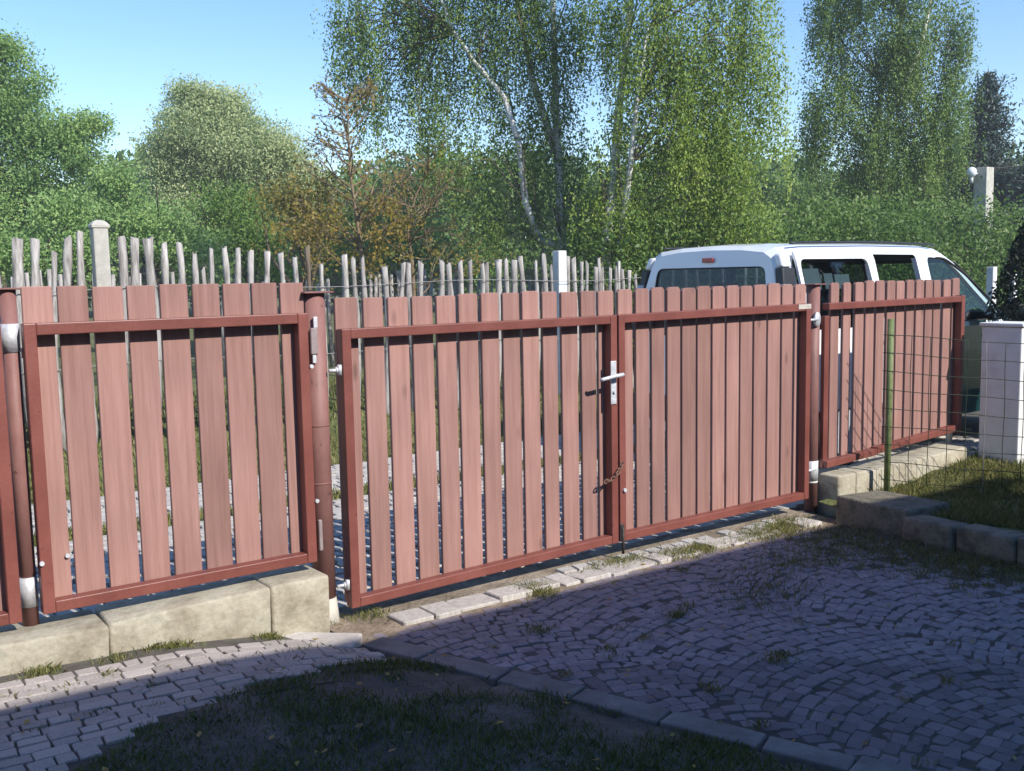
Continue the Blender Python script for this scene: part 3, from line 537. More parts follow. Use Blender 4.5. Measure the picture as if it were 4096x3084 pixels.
def prism(poly, axis, a, b):                            # polygon extruded along a local axis
    V = [(vw(p[0], t, p[1]) if axis == 'y' else vw(t, p[0], p[1])) for t in (a, b) for p in poly]; n = len(poly)
    F = [list(range(n)), list(range(n, 2*n))[::-1]] + [[i, (i+1) % n, n+(i+1) % n, n+i] for i in range(n)]
    bm = bmesh.new(); vs = [bm.verts.new(v) for v in V]; [bm.faces.new([vs[i] for i in f]) for f in F]; bmesh.ops.recalc_face_normals(bm, faces=bm.faces)
    me = bpy.data.meshes.new('cut'); bm.to_mesh(me); bm.free(); o = bpy.data.objects.new('cut', me); C.objects.link(o); return o
def rounded(poly, r=.05, n=4):
    out = []; k = len(poly)
    for i in range(k):
        p = Vector(poly[i]); a = Vector(poly[i-1])-p; b = Vector(poly[(i+1) % k])-p; rr = min(r, a.length*.45, b.length*.45); a = p+a.normalized()*rr; b = p+b.normalized()*rr
        for t in range(n+1): t /= n; out.append(tuple(a*(1-t)**2 + p*2*t*(1-t) + b*t*t))
    return out
def cutmesh(o, cutters):
    for c in cutters: m = o.modifiers.new('b', 'BOOLEAN'); m.object = c; m.operation = 'DIFFERENCE'; m.solver = 'EXACT'
    dg = bpy.context.evaluated_depsgraph_get(); me = bpy.data.meshes.new_from_object(o.evaluated_get(dg)); o.modifiers.clear(); o.data = me
W_rear = rounded([(.23, 1.13), (.23, 1.695), (1.12, 1.705), (1.165, 1.13)], .06); W_open = rounded([(1.215, .36), (1.215, 1.725), (1.84, 1.72), (1.90, .36)], .03)
W_mid = rounded([(1.22, 1.13), (1.22, 1.70), (1.84, 1.70), (1.90, 1.13)], .07); W_front = rounded([(2.0, 1.12), (2.0, 1.70), (2.30, 1.685), (2.55, 1.56), (3.02, 1.24), (3.05, 1.12)], .06)
W_back = rounded([(-.66, 1.08), (-.60, 1.64), (.60, 1.64), (.66, 1.08)], .07); W_shield = rounded([(-.70, 1.17), (-.64, 1.66), (.64, 1.66), (.70, 1.17)], .06)
V, F = loft(); bm = bmesh.new(); vs = [bm.verts.new(v) for v in V]; [bm.faces.new([vs[i] for i in f]) for f in F]; bmesh.ops.recalc_face_normals(bm, faces=bm.faces)
me = bpy.data.meshes.new('body'); bm.to_mesh(me); bm.free(); body = link('body', me, CARW, van, WL['van']*0); body.location = -Vector(WL['van'])
sm = body.modifiers.new('s', 'SOLIDIFY'); sm.thickness = .045; sm.offset = -1
cuts = [prism(W_rear, 'y', -2, 2), prism(W_open, 'y', -2, 0), prism(W_mid, 'y', .3, 2), prism(W_front, 'y', -2, 2), prism(W_back, 'x', -.5, .5), prism(W_shield, 'x', 2.32, 3.8)]
for wx in (.72, 3.42):                                  # wheel arches
    cuts.append(prism([(wx+.36*math.cos(a), .32+.36*math.sin(a)) for a in np.linspace(0, 2*math.pi, 24, endpoint=False)], 'y', -2, 2))
cutmesh(body, cuts)
for c in cuts: bpy.data.objects.remove(c)
body.data.materials.clear(); body.data.materials.append(CARW); body.data.materials.append(CARG); body.data.materials.append(CARD)
bl = np.array(WL['van'])*0
for p in body.data.polygons:
    c = p.center; x = c.x - VS; p.use_smooth = False
    if x > 1.95 and c.z < 1.13 or x > 3.35: p.material_index = 1
    # inner faces are trim coloured
    cc = Vector((VS+1.6, VN+.875, 1.0)); 
    if p.normal.dot(Vector((0 if .4 < x < 2.4 else c.x-cc.x, c.y-cc.y, c.z-cc.z))) < -.05: p.material_index = 2
def pane(name, poly, axis, tf, mat, parent):
    v = [tf(p) for p in poly]; o = add(name, v, [list(range(len(v)))], mat, parent)
    if name.endswith('window') or name == 'windscreen': m = MB(); m.tube(v + v[:2], .011, 6, False); m.build('rubber_seal', TYRE, o)
    return o
def side_y(z, sgn, x=1.):                              # y of the body side at height z
    h = contour(.875, .752, 1.81); return sgn*np.interp(z, [b for a, b in h[3:8]], [a for a, b in h[3:8]])
for nm, W_, sg in (('side_window', W_rear, -1), ('side_window', W_front, -1), ('side_window', W_rear, 1), ('side_window', W_mid, 1), ('side_window', W_front, 1)):
    pane(nm, W_, 'y', lambda p, sg=sg: vw(p[0], side_y(p[1], sg)-sg*.02, p[1]), GLASSD if W_ is W_rear else GLASS, van)
pane('rear_window', W_back, 'x', lambda p: vw(.016+.10*max(0, p[1]-1.0)/.78, p[0], p[1]), GLASSD, van)
pane('windscreen', W_shield, 'x', lambda p: vw(3.40-(p[1]-1.14)*1.52, p[0], p[1]), GLASS, van)
# slid-back door panel outside the rear quarter
dm = MB(); hs = [(a, b) for a, b in contour(.905, .785, 1.80) if .3 < b < 1.76]; hs = [(-a, b) for a, b in hs]
V = [vw(x, a, b) for x in (.215, .5, .85, 1.20) for a, b in hs]; k = len(hs); F = [[i*k+j, i*k+j+1, (i+1)*k+j+1, (i+1)*k+j] for i in range(3) for j in range(k-1)]
door = add('sliding_door', V, F, CARW, van); s_ = door.modifiers.new('s', 'SOLIDIFY'); s_.thickness = .022; s_.offset = 0
cw = prism(rounded([(.255, 1.14), (.255, 1.69), (1.10, 1.69), (1.135, 1.14)], .06), 'y', -2, 0); cutmesh(door, [cw]); bpy.data.objects.remove(cw); door.data.materials.clear(); door.data.materials.append(CARW)
box('door_handle', VS+1.0, VS+1.16, VN-.055, VN-.03, .98, 1.02, CARD, door, .006)
for x0, x1, z0, z1 in ((.36, .55, 1.45, 1.615), (.60, .71, 1.45, 1.575), (.73, .92, 1.45, 1.565)):
    y = -.80; pane('paper_sheet', [(x0, z0), (x1, z0), (x1, z1), (x0, z1)], 'y', lambda p: vw(p[0], side_y(p[1], -1)+.035, p[1]), PAPER, van)
# lamps, trim, rails, mirrors
for sg in (-1, 1):
    yy = lambda z, o: VN+.875+sg*(side_y(z, 1)*(1 if z < 1.3 else .985)+o)
    def lampbox(z0, z1, x0, x1, o, bev): return hexa([(VS+x+.10*max(0, z-1.0)/.78, yy(z, q), z) for z in (z0, z1) for x, q in ((x0, -.05), (x1, -.05), (x1, o), (x0, o))], bev, 3)
    v, f = lampbox(1.02, 1.625, -.015, .135, .028, .012); tl = add('tail_lamp', v, f, CARD, van)
    v, f = lampbox(1.628, 1.735, .0, .115, .022, .022); add('clear_lens', v, f, LENSW, tl, True)
    v, f = lampbox(1.43, 1.50, -.02, .06, .034, .008); add('grey_lens', v, f, LENSG, tl, True)
    m = MB(); m.tube([vw(.25, sg*.70, 1.815), vw(.32, sg*.70, 1.818), vw(1.3, sg*.70, 1.826), vw(2.1, sg*.695, 1.812), vw(2.2, sg*.69, 1.80)], .010, 8); m.build('roof_rail', CARD, van)
    m = MB(); m.tube([vw(2.98, sg*.86, 1.16), vw(2.98, sg*.97, 1.17)], .025, 8); mi = m.build('mirror', CARD, van); ellip('mirror_shell', vw(2.99, sg*1.03, 1.2), (.07, .1, .1), CARD, mi)
    ellip('head_lamp', vw(4.08, sg*.58, .76), (.12, .15, .11), LENSW, van)
    for wx in (.72, 3.42):
        m = MB(); ys = (.875-.19, .875-.17, .875-.01, .875); m.tube([vw(wx, sg*y, .31) for y in ys], [.285, .31, .31, .285], 28); wh = m.build('wheel', TYRE, van)
        cyl('rim', vw(wx, sg*.87, .31), vw(wx, sg*.885, .31), .19, ZINC, wh, 24)
box('brake_lamp', VS+.066, VS+.085, VN+.875-.06, VN+.875+.06, 1.68, 1.718, LENSR, van, .004)
box('bumper', VS-.06, VS+.03, VN+.06, VN+1.69, .33, .55, CARD, van, .03, 2); box('rear_wiper', VS+.0, VS+.012, VN+.8, VN+1.2, 1.10, 1.115, CARD, van, .002)
box('cabin_floor', VS+.1, VS+3.4, VN+.08, VN+1.67, .30, .36, CARD, van, .0)
for x, L in ((1.95, (-.40, .40)), (1.0, (-.48, 0, .48))):
    for y in L:
        sB = box('seat', VS+x-.1, VS+x+.4, VN+.875+y-.21, VN+.875+y+.21, .38, .72, SEATM, van, .04, 2); o = box('seat_back', VS+x-.22, VS+x-.07, VN+.875+y-.21, VN+.875+y+.21, .66, 1.27, SEATM, sB, .04, 2)
        box('headrest', VS+x-.23, VS+x-.13, VN+.875+y-.13, VN+.875+y+.13, 1.31, 1.50, SEATM, sB, .03, 2)
box('dashboard', VS+2.75, VS+3.3, VN+.1, VN+1.65, .7, 1.08, CARD, van, .05, 2)
# ================================================================= VEGETATION
def leafquads(cen, size, tint, down=.3, asp=.55, up=.25):
    n = len(cen); u = rng.normal(size=(n, 3)); u[:, 2] -= down*2; u /= np.linalg.norm(u, axis=1)[:, None]
    w_ = rng.normal(size=(n, 3)); w_ += np.array([.2, -1, 1.0])*1.5; v = np.cross(u, w_); v /= np.linalg.norm(v, axis=1)[:, None]+1e-9
    s = size*rng.uniform(.6, 1.35, n)[:, None]; u = u*s*.5; v = v*s*.5*asp
    V = np.stack([cen-u, cen+v-u*.1, cen+u, cen-v-u*.1], 1).reshape(-1, 3); return V, np.arange(n*4).reshape(n, 4), np.clip(tint, 0, 1)
def crown_mesh(name, cen, size, tint, mat, parent, **k):
    V, Q, t = leafquads(cen, size, tint, **k); o = np.array(WL[parent.name]) if parent else np.zeros(3)
    ob = link(name, arrmesh(name, V-o, Q, t), mat, parent, o); return ob
def blobs_world(B, depth):
    out = []
    for b in B:
        u, v, ru, rv = b[:4]; dd = b[4] if len(b) > 4 else 0; c = dpt(u, v, depth+dd); k = (depth+dd)/2172; out.append((c, np.array([ru*k, ru*k*.85, rv*k])))
    return out
def clumps(bl, per_m2, rc, nl, shell=.55, zmin=.3):
    out = []; tint = []
    for c, r in bl:
        nc = max(4, int(per_m2*4*math.pi*((r[0]*r[1]+r[0]*r[2]+r[1]*r[2])/3)))
        d = rng.normal(size=(nc, 3)); d /= np.linalg.norm(d, axis=1)[:, None]; rad = 1-(1-shell)*rng.uniform(0, 1, nc)**1.4; rad *= 1+.05*np.clip(rng.normal(size=nc), -2, 1.3)
        cc = c + d*rad[:, None]*r; cc = cc[cc[:, 2] > zmin]
        tb = rng.normal(.5, .13, len(cc)) + rng.normal(0, .13)
        k = rng.poisson(nl, len(cc)); ii = np.repeat(np.arange(len(cc)), k); off = np.clip(rng.normal(size=(len(ii), 3)), -1.7, 1.7)*rc*np.array([1, 1, .62]); off *= rng.uniform(.7, 1.3, len(cc))[ii][:, None]
        out.append(cc[ii]+off); tint.append(tb[ii]+rng.normal(0, .12, len(ii)))
    return np.concatenate(out), np.concatenate(tint)
def limbs(m, base, top, bl, r0, nb=10, sides=6):
    base, top = np.array(base), np.array(top)
    for c, r in bl:
        for k in range(max(1, nb//len(bl))):
            t = random.uniform(.25, .95); s = base*(1-t)+top*t; e = c + rng.normal(size=3)*r*.45; mid = (s+e)/2 + rng.normal(size=3)*.15 + np.array([0, 0, -.1*np.linalg.norm(e-s)*.3])
            m.tube([s, s*.5+mid*.5+rng.normal(size=3)*.04, mid, e], [r0*(1-t)*.5+.02, r0*(1-t)*.4+.015, .02, .008], sides, False)
def tree(name, label, B, depth, base_uv, height, leafm, size=.1, per=5., rc=.28, nl=26, r0=.14, group=None, shell=.5, bark=BARK, down=.3, cat='tree'):
    b = dpt(base_uv, 600, depth); z0 = float(ground_z(b[0], b[1])); root = empty(name, (b[0], b[1], z0), label, cat, group); bl = blobs_world(B, depth)
    top = np.array([b[0]+.2, b[1], z0+height]); m = MB(); pts = [np.array([b[0], b[1], z0-.1])*(1-t)+top*t + np.array([.12*math.sin(t*5+depth), .1*math.cos(t*4), 0])*(t > 0) for t in np.linspace(0, 1, 8)]
    m.tube(pts, [r0*(1-.9*t) for t in np.linspace(0, 1, 8)], 10); limbs(m, pts[1], top, bl, r0, 14); m.build('trunk', bark, root)
    sub = []
    for c, r in bl:
        sub.append((c, r*.8))
        for k in range(8): d = rng.normal(size=3); d /= np.linalg.norm(d); d[2] = abs(d[2])*.9-.25 if k < 6 else d[2]; sub.append((c+d*r*.66, r*rng.uniform(.28, .5)))
    P, t = clumps(sub, per*.62, rc*.9, nl, shell); crown_mesh('crown', P, size, t, leafm, root, down=down); return root
L_DK = leafmat('leaf_dark', [(0.078, 0.16, 0.047), (0.159, 0.282, 0.08), (0.28, 0.426, 0.134), (0.42, 0.54, 0.189)])
L_SILV = leafmat('leaf_silver', [(0.152, 0.224, 0.1), (0.275, 0.369, 0.164), (0.469, 0.527, 0.252), (0.66, 0.658, 0.353)])
L_MID = leafmat('leaf_mid', [(0.067, 0.123, 0.028), (0.123, 0.218, 0.043), (0.198, 0.312, 0.067), (0.303, 0.377, 0.105)])
L_YEL = leafmat('leaf_yellow', [(0.11, 0.11, 0.022), (0.187, 0.176, 0.033), (0.275, 0.22, 0.05), (0.363, 0.242, 0.055)])
L_OR = leafmat('leaf_orange', [(.09, .12, .02), (.19, .18, .03), (.32, .22, .04), (.36, .24, .07)])
L_BIR = leafmat('leaf_birch', [(0.056, 0.106, 0.033), (0.124, 0.214, 0.049), (0.236, 0.337, 0.078), (0.381, 0.448, 0.136)])
L_BIY = leafmat('leaf_birch_yellow', [(0.081, 0.14, 0.029), (0.186, 0.288, 0.051), (0.336, 0.434, 0.078), (0.513, 0.553, 0.15)])
L_CON = leafmat('leaf_conifer', [(.016, .038, .03), (.026, .056, .042), (.045, .08, .055)], .1)
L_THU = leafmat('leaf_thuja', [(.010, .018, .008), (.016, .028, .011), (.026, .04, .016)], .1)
L_HED = leafmat('leaf_hedge', [(0.044, 0.09, 0.018), (0.09, 0.166, 0.032), (0.15, 0.247, 0.053), (0.3, 0.36, 0.15)])
# left and middle trees
tree('broadleaf_tree', 'tall dark green broadleaf tree rising left of the domed concrete post', [(20, 250, 95, 140), (-60, 220, 120, 200), (95, 330, 95, 110), (160, 330, 55, 75), (60, 450, 150, 90), (-60, 460, 150, 130), (5, 120, 50, 55), (185, 275, 34, 32)], 20, -20, 6.5, L_DK, .06, 9, .22, 95, .2)
tree('broadleaf_tree', 'rounded silvery green tree standing behind the palings and concrete post', [(440, 290, 110, 95), (390, 350, 90, 110), (500, 340, 110, 110), (440, 420, 140, 90), (570, 360, 85, 95), (640, 400, 60, 75), (685, 440, 48, 60), (600, 330, 60, 60), (405, 205, 26, 30), (470, 225, 62, 50), (430, 250, 85, 60), (520, 280, 80, 60)], 27, 440, 6.5, L_SILV, .07, 7.5, .28, 95, .22)
for lab, B, dp_, u0, h, mt in [('low dark green bush behind the palings beneath the tall broadleaf tree', [(90, 540, 120, 85), (-40, 560, 120, 90), (190, 560, 60, 60), (150, 470, 70, 60)], 16, 70, 1.8, L_DK),
        ('dense green bush under the silvery tree, behind the concrete post', [(330, 500, 110, 85), (420, 560, 110, 70), (260, 470, 60, 80), (250, 400, 40, 50)], 17.5, 320, 2., L_DK),
        ('mid green bush with loose twigs beneath the silvery tree', [(520, 500, 100, 85), (590, 560, 80, 65), (480, 440, 80, 60)], 19, 520, 2., L_MID)]:
    tree('bush', lab, B, dp_, u0, h, mt, .06, 10, .19, 52, .06, 'bushes behind the palings', .45, cat='bush')
tree('bush', 'olive yellow bush beside the thin orange tree', [(645, 470, 70, 85), (690, 520, 60, 80), (610, 430, 55, 60), (700, 420, 40, 60)], 15, 650, 2., L_YEL, .055, 9, .2, 24, .05, 'bushes behind the palings', .4, cat='bush')
tree('bush', 'dark bush in the shade behind the thin orange tree', [(800, 480, 90, 90), (900, 520, 120, 90), (860, 420, 80, 80), (760, 560, 90, 60), (1000, 560, 100, 70)], 17, 850, 2., L_DK, .08, 7, .22, 24, .06, 'bushes behind the palings', .35, cat='bush')
tree('broadleaf_tree', 'far green tree filling the gap between the two birches', [(1720, 430, 60, 70), (1790, 450, 80, 70), (1680, 500, 90, 70), (1830, 400, 50, 50), (1760, 510, 120, 60)], 32, 1750, 3.5, L_MID, .12, 5, .34, 30, .15)
# bare-topped orange tree
def twigtree(name, label, depth, stem, br, mat_l, nleaf, spread):
    b = dpt(*stem[0], depth); z0 = float(ground_z(b[0], b[1])); root = empty(name, (b[0], b[1], z0), label, 'tree'); m = MB(); S = [dpt(u, v, depth) for u, v in stem]; S[0][2] = z0-.1
    rr = np.linspace(.035, .006, len(S)); m.tube(S, list(rr), 8); pts = []
    def sub(p, d, L, r, lev):
        q = [p + d*L*t + rng.normal(size=3)*.03*L*(t > 0) + np.array([0, 0, .12*L*t*t]) for t in (0, .35, .7, 1)]; m.tube(q, [r, r*.8, r*.5, r*.3], 5, False)
        for t in np.linspace(.3, 1, 6): pts.append((p + d*L*t, lev))
        if lev < 3:
            for k in range(4 if lev == 1 else 3):
                t = random.uniform(.3, 1); dd = d + rng.normal(size=3)*.55; dd /= np.linalg.norm(dd); sub(p+d*L*t, dd, L*random.uniform(.35, .6), r*.55, lev+1)
    for i in range(br):
        t = random.uniform(.15, .97)*(len(S)-1); k = int(t); p = S[k]*(1-t+k)+S[min(k+1, len(S)-1)]*(t-k); a = random.uniform(0, 6.28); d = np.array([math.cos(a), math.sin(a), random.uniform(.2, 1.)]); d /= np.linalg.norm(d)
        sub(p, d, spread*(1.15-.75*t/(len(S)-1))*random.uniform(.6, 1.2), .012, 1)
    m.build('trunk', TWIG, root); Pp = np.array([p for p, l in pts]); zc = S[0][2] + (S[-1][2]-S[0][2])*.62
    wgt = np.where(Pp[:, 2] < zc, 1., .10); ii = rng.choice(len(Pp), nleaf, p=wgt/wgt.sum()); crown_mesh('crown', Pp[ii]+rng.normal(size=(nleaf, 3))*.05, .045, rng.normal(.5, .22, nleaf), mat_l, root, asp=.7); return root
twigtree('young_tree', 'thin young tree with orange leaves and bare reddish top behind the palings', 12.6, [(788, 700), (783, 560), (770, 470), (757, 380), (752, 290), (748, 200)], 46, L_OR, 3000, .85)
twigtree('young_tree', 'spreading twiggy young tree with sparse orange leaves beside the dark bush', 13.4, [(900, 700), (890, 570), (880, 500), (895, 430), (930, 345)], 30, L_OR, 900, .95)
# birches: stems, limbs and hanging strands of small leaves
def birch(label, depth, stems, B, leafm, dens, size=.055, slen=(.3, .95), r0=.085, group='birches'):
    b = dpt(*stems[0][0], depth); z0 = float(ground_z(b[0], b[1])); root = empty('birch_tree', (b[0], b[1], z0), label, 'tree', group); m = MB(); bl = blobs_world(B, depth); SP = []
    for k, s in enumerate(stems):
        S = [dpt(u, v, depth + (.0 if k == 0 else .25*(j > 1)*(-1)**k)) for j, (u, v) in enumerate(s)]
        if k == 0: S[0][2] = z0-.1
        rad = np.linspace(r0*(1 if k == 0 else .7), .02, len(S)); m.tube(S, list(rad), 10); SP.append(S)
    m.build('trunk', BIRCHB, root); m = MB(); starts = []
    allp = np.array([p for S in SP for p in S])
    for c, r in bl:
        vol = r[0]*r[2]; nb = max(3, int(vol*2.4))
        for k in range(nb):
            e = c + rng.uniform(-1, 1, 3)*r*np.array([.9, .9, .8]); d = np.linalg.norm(allp[:, :2]-e[:2], axis=1) + .5*np.abs(allp[:, 2]-(e[2]-.6)); s = allp[np.argmin(d)]
            if np.linalg.norm(e-s) > 3.2: s = e + (s-e)*3.2/np.linalg.norm(e-s)
            mid = (s+e)/2 + np.array([0, 0, .35]) + rng.normal(size=3)*.15
            m.tube([s, mid, e, e+np.array([0, 0, -.2])], [.013, .009, .005, .003], 5, False)
            for t in np.linspace(.35, 1, 4): starts.append(s*(1-t)**2 + mid*2*t*(1-t) + e*t*t)
    m.build('branch', BARK, root)['kind'] = 'stuff'; starts = np.array(starts)
    out = []; tin = []
    for c, r in bl:
        ns = int(dens*r[0]*r[2]*math.pi); d = rng.normal(size=(ns, 3)); d /= np.linalg.norm(d, axis=1)[:, None]; rad = rng.uniform(0, 1, ns)**.45; p = c + d*rad[:, None]*r; p[:, 2] += .25*r[2]
        # gather strands into tresses
        nt_ = max(4, ns//13); ctr_ = p[rng.integers(0, ns, nt_)]; a = rng.integers(0, nt_, ns); p = np.where(rng.uniform(0, 1, (ns, 1)) < .93, ctr_[a] + np.clip(rng.normal(size=(ns, 3)), -1.8, 1.8)*np.array([.13, .13, .2]), p)
        Ls = rng.uniform(*slen, ns)*np.where(rng.uniform(0, 1, ns) < .15, 1.5, 1); tb = rng.normal(.45, .08, ns) + rng.normal(0, .13, nt_)[a]
        nl = (Ls/.028).astype(int); ii = np.repeat(np.arange(ns), nl); tt = rng.uniform(0, 1, len(ii)); sway = rng.normal(size=(ns, 2))*.12
        q = p[ii].copy(); q[:, 2] -= tt*Ls[ii]; q[:, :2] += sway[ii]*tt[:, None]*np.sqrt(tt)[:, None]; q += rng.normal(size=q.shape)*np.array([.035, .035, .03]); out.append(q); tin.append(tb[ii]+rng.normal(0, .12, len(ii)))
    P = np.concatenate(out); t = np.concatenate(tin); k = P[:, 2] > z0+.5; crown_mesh('crown', P[k], size, t[k], leafm, root, down=.7, asp=.6); return root
birch('big weeping birch with a forked white trunk behind the white post', 14.5, [[(1216, 640), (1214, 520), (1208, 390), (1200, 230), (1196, 80), (1190, -150), (1185, -420)], [(1214, 530), (1165, 520), (1135, 440), (1118, 300), (1088, 210), (1030, 140), (980, 70), (930, -60)], [(1200, 330), (1150, 170), (1120, 20), (1080, -160)]],
    [(790, 40, 60, 70), (770, 130, 42, 60), (820, 190, 35, 60), (745, 15, 40, 60), (742, 110, 28, 50), (800, 215, 24, 45), (760, 185, 24, 40), (860, -60, 110, 80), (890, 110, 50, 110), (960, 60, 90, 110), (940, 230, 70, 90), (1050, 120, 90, 110), (1060, -60, 150, 110), (1140, 60, 90, 120), (960, 330, 60, 70), (1030, 400, 60, 80), (1130, 300, 70, 80), (1200, 190, 70, 110), (1250, 330, 60, 60), (1230, 60, 60, 90), (1160, 410, 60, 60), (1060, 500, 60, 50), (1220, -180, 190, 150), (1250, 450, 70, 60)], L_BIR, 215, .040)
birch('bushy yellowish birch with two thin stems, its foliage reaching down over the van', 13.6, [[(1306, 640), (1312, 500), (1326, 380), (1335, 250), (1350, 120), (1370, -60), (1390, -300)], [(1330, 640), (1345, 480), (1362, 350), (1375, 220), (1400, 60)]],
    [(1330, 40, 80, 110), (1420, 60, 100, 120), (1400, 220, 110, 110), (1500, 150, 110, 130), (1590, 70, 80, 110), (1640, 140, 70, 90), (1560, 260, 90, 110), (1480, 340, 120, 110), (1330, 340, 60, 70), (1370, 460, 90, 70), (1280, 440, 60, 60), (1480, 470, 110, 60), (1580, 400, 80, 90), (1600, 480, 70, 50), (1670, 230, 40, 60), (1450, -110, 200, 120), (1620, -40, 70, 70)], L_BIY, 225, .040)
birch('broad weeping birch standing behind the hedge near the lamp pole', 21, [[(1890, 640), (1893, 470), (1890, 330), (1905, 180), (1950, 40), (1960, -120), (1965, -330)], [(1893, 450), (1920, 250), (1990, 100), (2020, -50)]],
    [(1800, 60, 60, 90), (1850, 0, 90, 90), (1790, 150, 50, 70), (1760, 260, 45, 60), (1735, 320, 32, 50), (1800, 250, 60, 80), (1900, 130, 90, 110), (1980, 60, 90, 110), (2050, 60, 60, 80), (1960, 210, 100, 110), (2040, 220, 70, 100), (1880, 290, 80, 90), (1960, 350, 100, 90), (2060, 320, 70, 70), (1900, 420, 90, 60), (2000, 420, 80, 50), (1840, 370, 40, 50), (1950, -130, 180, 120)], L_BIR, 150, .052)
# spruce behind, right
def conifer(label, depth, u0, zt, rmax, lm, ntier=26, per=150, size=.16, b=None, group=None, zb=.8):
    b = dpt(u0, 600, depth) if b is None else np.array(b, float); z0 = float(ground_z(b[0], b[1])); root = empty('conifer', (b[0], b[1], z0), label, 'conifer', group); m = MB(); m.tube([(b[0], b[1], z0-.1), (b[0], b[1], z0+zt*.6), (b[0], b[1], z0+zt)], [.16, .09, .01], 10); out = []
    for i in range(ntier):
        t = i/ntier; z = z0+zb+(zt-zb)*t; r = rmax*(1-t)**.8*random.uniform(.85, 1.1)
        for k in range(9):
            a = random.uniform(0, 6.28); L = r*random.uniform(.75, 1.1); e = np.array([b[0]+math.cos(a)*L, b[1]+math.sin(a)*L, z-.12*L]); s = np.array([b[0], b[1], z+.1]); m.tube([s, (s+e)/2-np.array([0, 0, .05]), e+np.array([0, 0, .08])], [.03, .02, .006], 5, False)
            n_ = int(per*L/rmax)+8; tt = rng.uniform(.12, 1, n_); q = s+(e-s)*tt[:, None]; q += rng.normal(size=q.shape)*np.array([.17, .17, .07])*(.4+tt[:, None]); q[:, 2] -= rng.uniform(0, .2, n_); out.append(q)
    m.build('trunk', BARK, root); P = np.concatenate(out); crown_mesh('crown', P, size, rng.normal(.5, .2, len(P)), lm, root, down=.35, asp=.35); return root
conifer('dark blue-green spruce rising behind the lamp pole', 27, 2120, 6.4, 2.0, L_CON, 30, 260, .13)
conifer('second dark spruce past the lamp pole, partly hidden by the first', 25, 2255, 4.7, 1.9, L_CON, 26, 240, .13)
# near thuja by the pillar, very dark by its leaf colour alone
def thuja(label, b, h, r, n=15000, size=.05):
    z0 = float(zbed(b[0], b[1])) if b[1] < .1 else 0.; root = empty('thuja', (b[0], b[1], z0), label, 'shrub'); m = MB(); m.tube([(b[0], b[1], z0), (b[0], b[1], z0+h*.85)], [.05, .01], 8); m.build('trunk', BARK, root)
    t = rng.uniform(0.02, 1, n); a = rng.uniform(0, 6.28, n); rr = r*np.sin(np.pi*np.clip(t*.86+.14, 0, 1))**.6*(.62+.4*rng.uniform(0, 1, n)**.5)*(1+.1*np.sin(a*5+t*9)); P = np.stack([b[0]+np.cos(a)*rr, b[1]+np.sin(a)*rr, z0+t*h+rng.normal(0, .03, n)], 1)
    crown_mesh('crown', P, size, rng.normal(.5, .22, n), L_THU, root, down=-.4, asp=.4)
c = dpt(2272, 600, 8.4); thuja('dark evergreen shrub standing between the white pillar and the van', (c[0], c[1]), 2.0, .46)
thuja('added unseen tall evergreen casting shade toward the van front', (8.75, -2.6), 4.4, .9, 24000, .085)  # out of view, added for the shade it throws
for i, lb in enumerate(('added unseen shrub shading the grass bed, closest to the house corner', 'added unseen shrub shading the grass bed, second from the house corner', 'added unseen shrub shading the grass bed, third from the house corner', 'added unseen shrub shading the grass bed, at the far end of the row')): thuja(lb, (5.6+i*.95, -4.1), 2.55, .75, 16000, .08)  # unseen row, added and sized to cast shade over the bed
# hedge
hg = empty('hedge', (10.5, 5.6, .3), 'loose green hedge running behind the van toward the lamp pole', 'hedge'); out = []; tn = []; m = MB()
for i in range(950):
    s = random.uniform(6.6, 19.5); y = random.uniform(5.2, 6.6); zt = 2.12+.36*float(sst(8.5, 11, s))+.12*math.sin(s*1.7)+.1*math.sin(s*4.1)+random.uniform(-.12, .12); z = random.uniform(.5, zt); k = rng.poisson(85)
    out.append(np.array([s, y, z])+rng.normal(size=(k, 3))*np.array([.26, .22, .17])); tn.append(np.full(k, random.gauss(.45, .15))+rng.normal(0, .12, k))
for i in range(120):
    s = random.uniform(6.6, 19.5); y = random.uniform(5.2, 6.3); h = random.uniform(.2, .45); tt = rng.uniform(0, 1, 18); out.append(np.stack([s+rng.normal(0, .04, 18), y+rng.normal(0, .04, 18), 2.05+.36*float(sst(8.5, 11, s))+h*tt], 1)); tn.append(rng.normal(.65, .15, 18))
for s in np.arange(6.7, 19.5, .45): m.tube([(s, 5.8, .25), (s+.05, 5.8, 1.2), (s-.05, 5.85, 1.95)], [.03, .022, .008], 6)
m.build('stems', BARK, hg); crown_mesh('foliage', np.concatenate(out), .07, np.concatenate(tn), L_HED, hg)
# background wood: one far leafy mass
B = [(u, 430+30*math.sin(u*.011)+random.uniform(-25, 25), 110, 90, random.uniform(-3, 4)) for u in range(-300, 2700, 75)] + [(u, 560, 120, 80, random.uniform(-3, 3)) for u in range(-300, 2700, 70)]
P, t = clumps(blobs_world(B, 40), 2.4, .5, 34, .3); k = P[:, 2] > .3
wd = link('woodland', arrmesh('woodland', *leafquads(P[k], .26, t[k]-.12)), L_MID); tag(wd, 'far belt of mixed green trees closing the view behind everything', None, None, 'stuff')
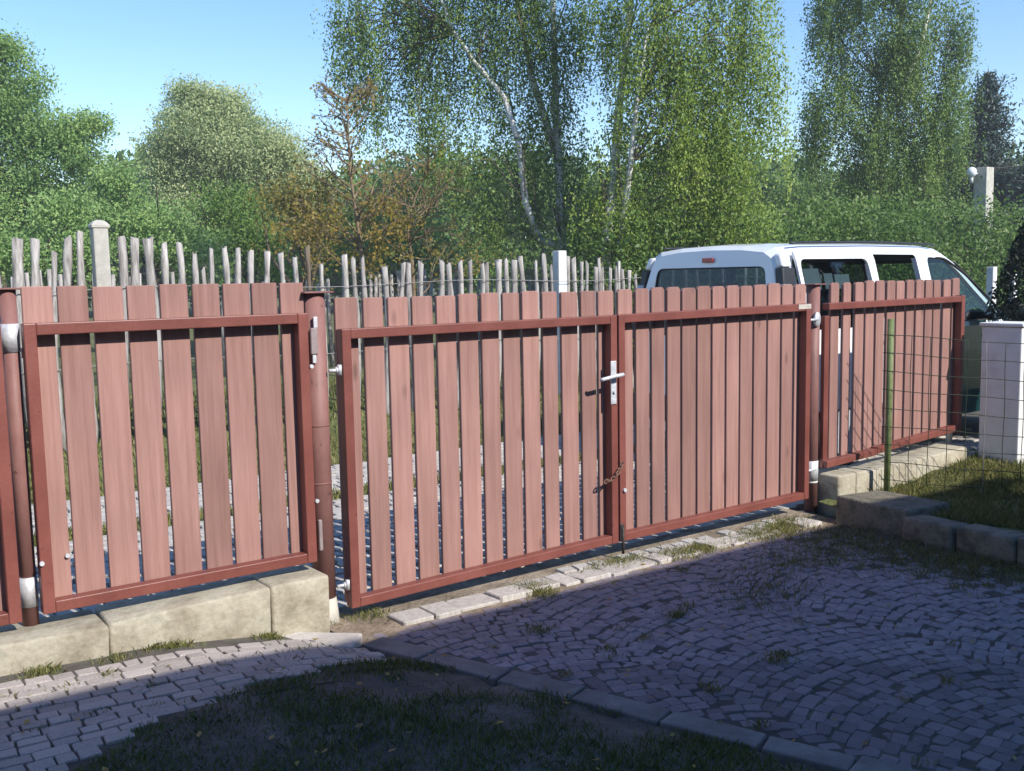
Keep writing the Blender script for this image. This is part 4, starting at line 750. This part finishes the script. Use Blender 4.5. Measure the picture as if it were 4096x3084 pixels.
# ================================================================= LAMP POLE, SMALL POSTS, HOUSE
c = dpt(2123, 430, 20.3); lp = empty('lamp_pole', (c[0], c[1], .35), 'square pale concrete lamp pole with small white globe lamp above the hedge', 'lamp pole'); zt = dpt(2123, 362, 20.3)[2]
v, f = hexa([(c[0]+a*k, c[1]+b*k, z) for z, k in ((.3, .155), (zt, .132)) for a, b in ((-1, -1), (1, -1), (1, 1), (-1, 1))], .01, 2); add('pole', v, f, CONC, lp)
g = dpt(2098, 372, 20.2); ellip('globe', g, (.1, .1, .105), LENSW, lp); cyl('lamp_neck', (g[0], g[1], g[2]-.21), (g[0], g[1], g[2]-.07), .035, WHITE, lp, 12); m = MB(); m.tube([(g[0], g[1], g[2]-.03), (c[0], c[1], g[2]-.03)], .018, 6); m.build('lamp_arm', ZINC, lp)
m = MB(); a = np.array([c[0], c[1], zt-.03]); e = dpt(2600, 280, 24); m.tube([a*(1-t)+e*t+np.array([0, 0, -.5*t*(1-t)]) for t in np.linspace(0, 1, 14)], .012, 5); m.build('cable', DARKM, lp)
for u, v0, dp_, lb in ((2142, 576, 12.5, 'short white post at the hedge foot beside the van windscreen'), (2187, 592, 13.2, 'short white post at the hedge foot half hidden by the dark evergreen shrub')):
    c = dpt(u, v0, dp_); v, f = hexa([(c[0]+a*.045, c[1]+b*.045, z) for z in (.0, c[2]) for a, b in ((-1, -1), (1, -1), (1, 1), (-1, 1))], .006); tag(add('white_post', v, f, WHITE), lb, 'post', 'short white posts by the hedge')
hs = empty('house', (-1, -7, 0), 'rendered single storey house with tiled roof standing on the garden side', 'house')
box('wall', -9.5, 5.2, -10.5, -5.5, -.05, 3.75, RENDER, hs, .01)
v, f = hexa([(-10, -4.98, 3.69), (5.75, -4.98, 3.69), (5.75, -8, 5.6), (-10, -8, 5.6), (-10, -4.98, 3.79), (5.75, -4.98, 3.79), (5.75, -8, 5.72), (-10, -8, 5.72)], .0); rf = add('roof', v, f, TILE, hs)
v, f = hexa([(-10, -11, 3.80), (5.75, -11, 3.80), (5.75, -8.002, 5.6), (-10, -8.002, 5.6), (-10, -11, 3.90), (5.75, -11, 3.90), (5.75, -8.002, 5.72), (-10, -8.002, 5.72)], .0); add('roof', v, f, TILE, hs)
m = MB(); m.tube([(-10, -5.03, 3.67), (5.75, -5.03, 3.67)], .06, 10); m.build('gutter', ZINC, hs)
for x in (-6, -3, 1.5, 4): wn = box('window', x-.55, x+.55, -5.52, -5.47, .95, 2.3, CARD, hs, .01); box('window_sill', x-.62, x+.62, -5.5, -5.40, .88, .94, WHITE, wn, .006)
dr = box('door', -1.0, -.05, -5.52, -5.46, -.03, 2.05, BROWNW, hs, .01); cyl('door_handle', (-.17, -5.46, 1.02), (-.17, -5.41, 1.02), .012, ZINC, dr, 10)

# ================================================================= HAZE (added volume that lightens the far trees)
HZ = bpy.data.materials.new('haze_veil'); t = nodes(HZ); pv = t.nodes.new('ShaderNodeVolumePrincipled'); pv.inputs['Color'].default_value = (.92, .96, 1, 1); pv.inputs['Density'].default_value = .0022; pv.inputs['Anisotropy'].default_value = 0.
o = t.nodes.new('ShaderNodeOutputMaterial'); t.links.new(pv.outputs[0], o.inputs['Volume'])
V = [(x, y, z) for z in (-1.1, 16) for x, y in ((-420, -420), (520, -420), (520, 620), (-420, 620))]
hz = add('haze', V, [[3, 2, 1, 0], [4, 5, 6, 7], [0, 1, 5, 4], [1, 2, 6, 5], [2, 3, 7, 6], [3, 0, 4, 7]], HZ); tag(hz, 'added thin pale haze over the whole place, lightening the far trees', None, None, 'stuff')
#print('TRIS', sum(len(m.loops)-2*len(m.polygons) for m in bpy.data.meshes))
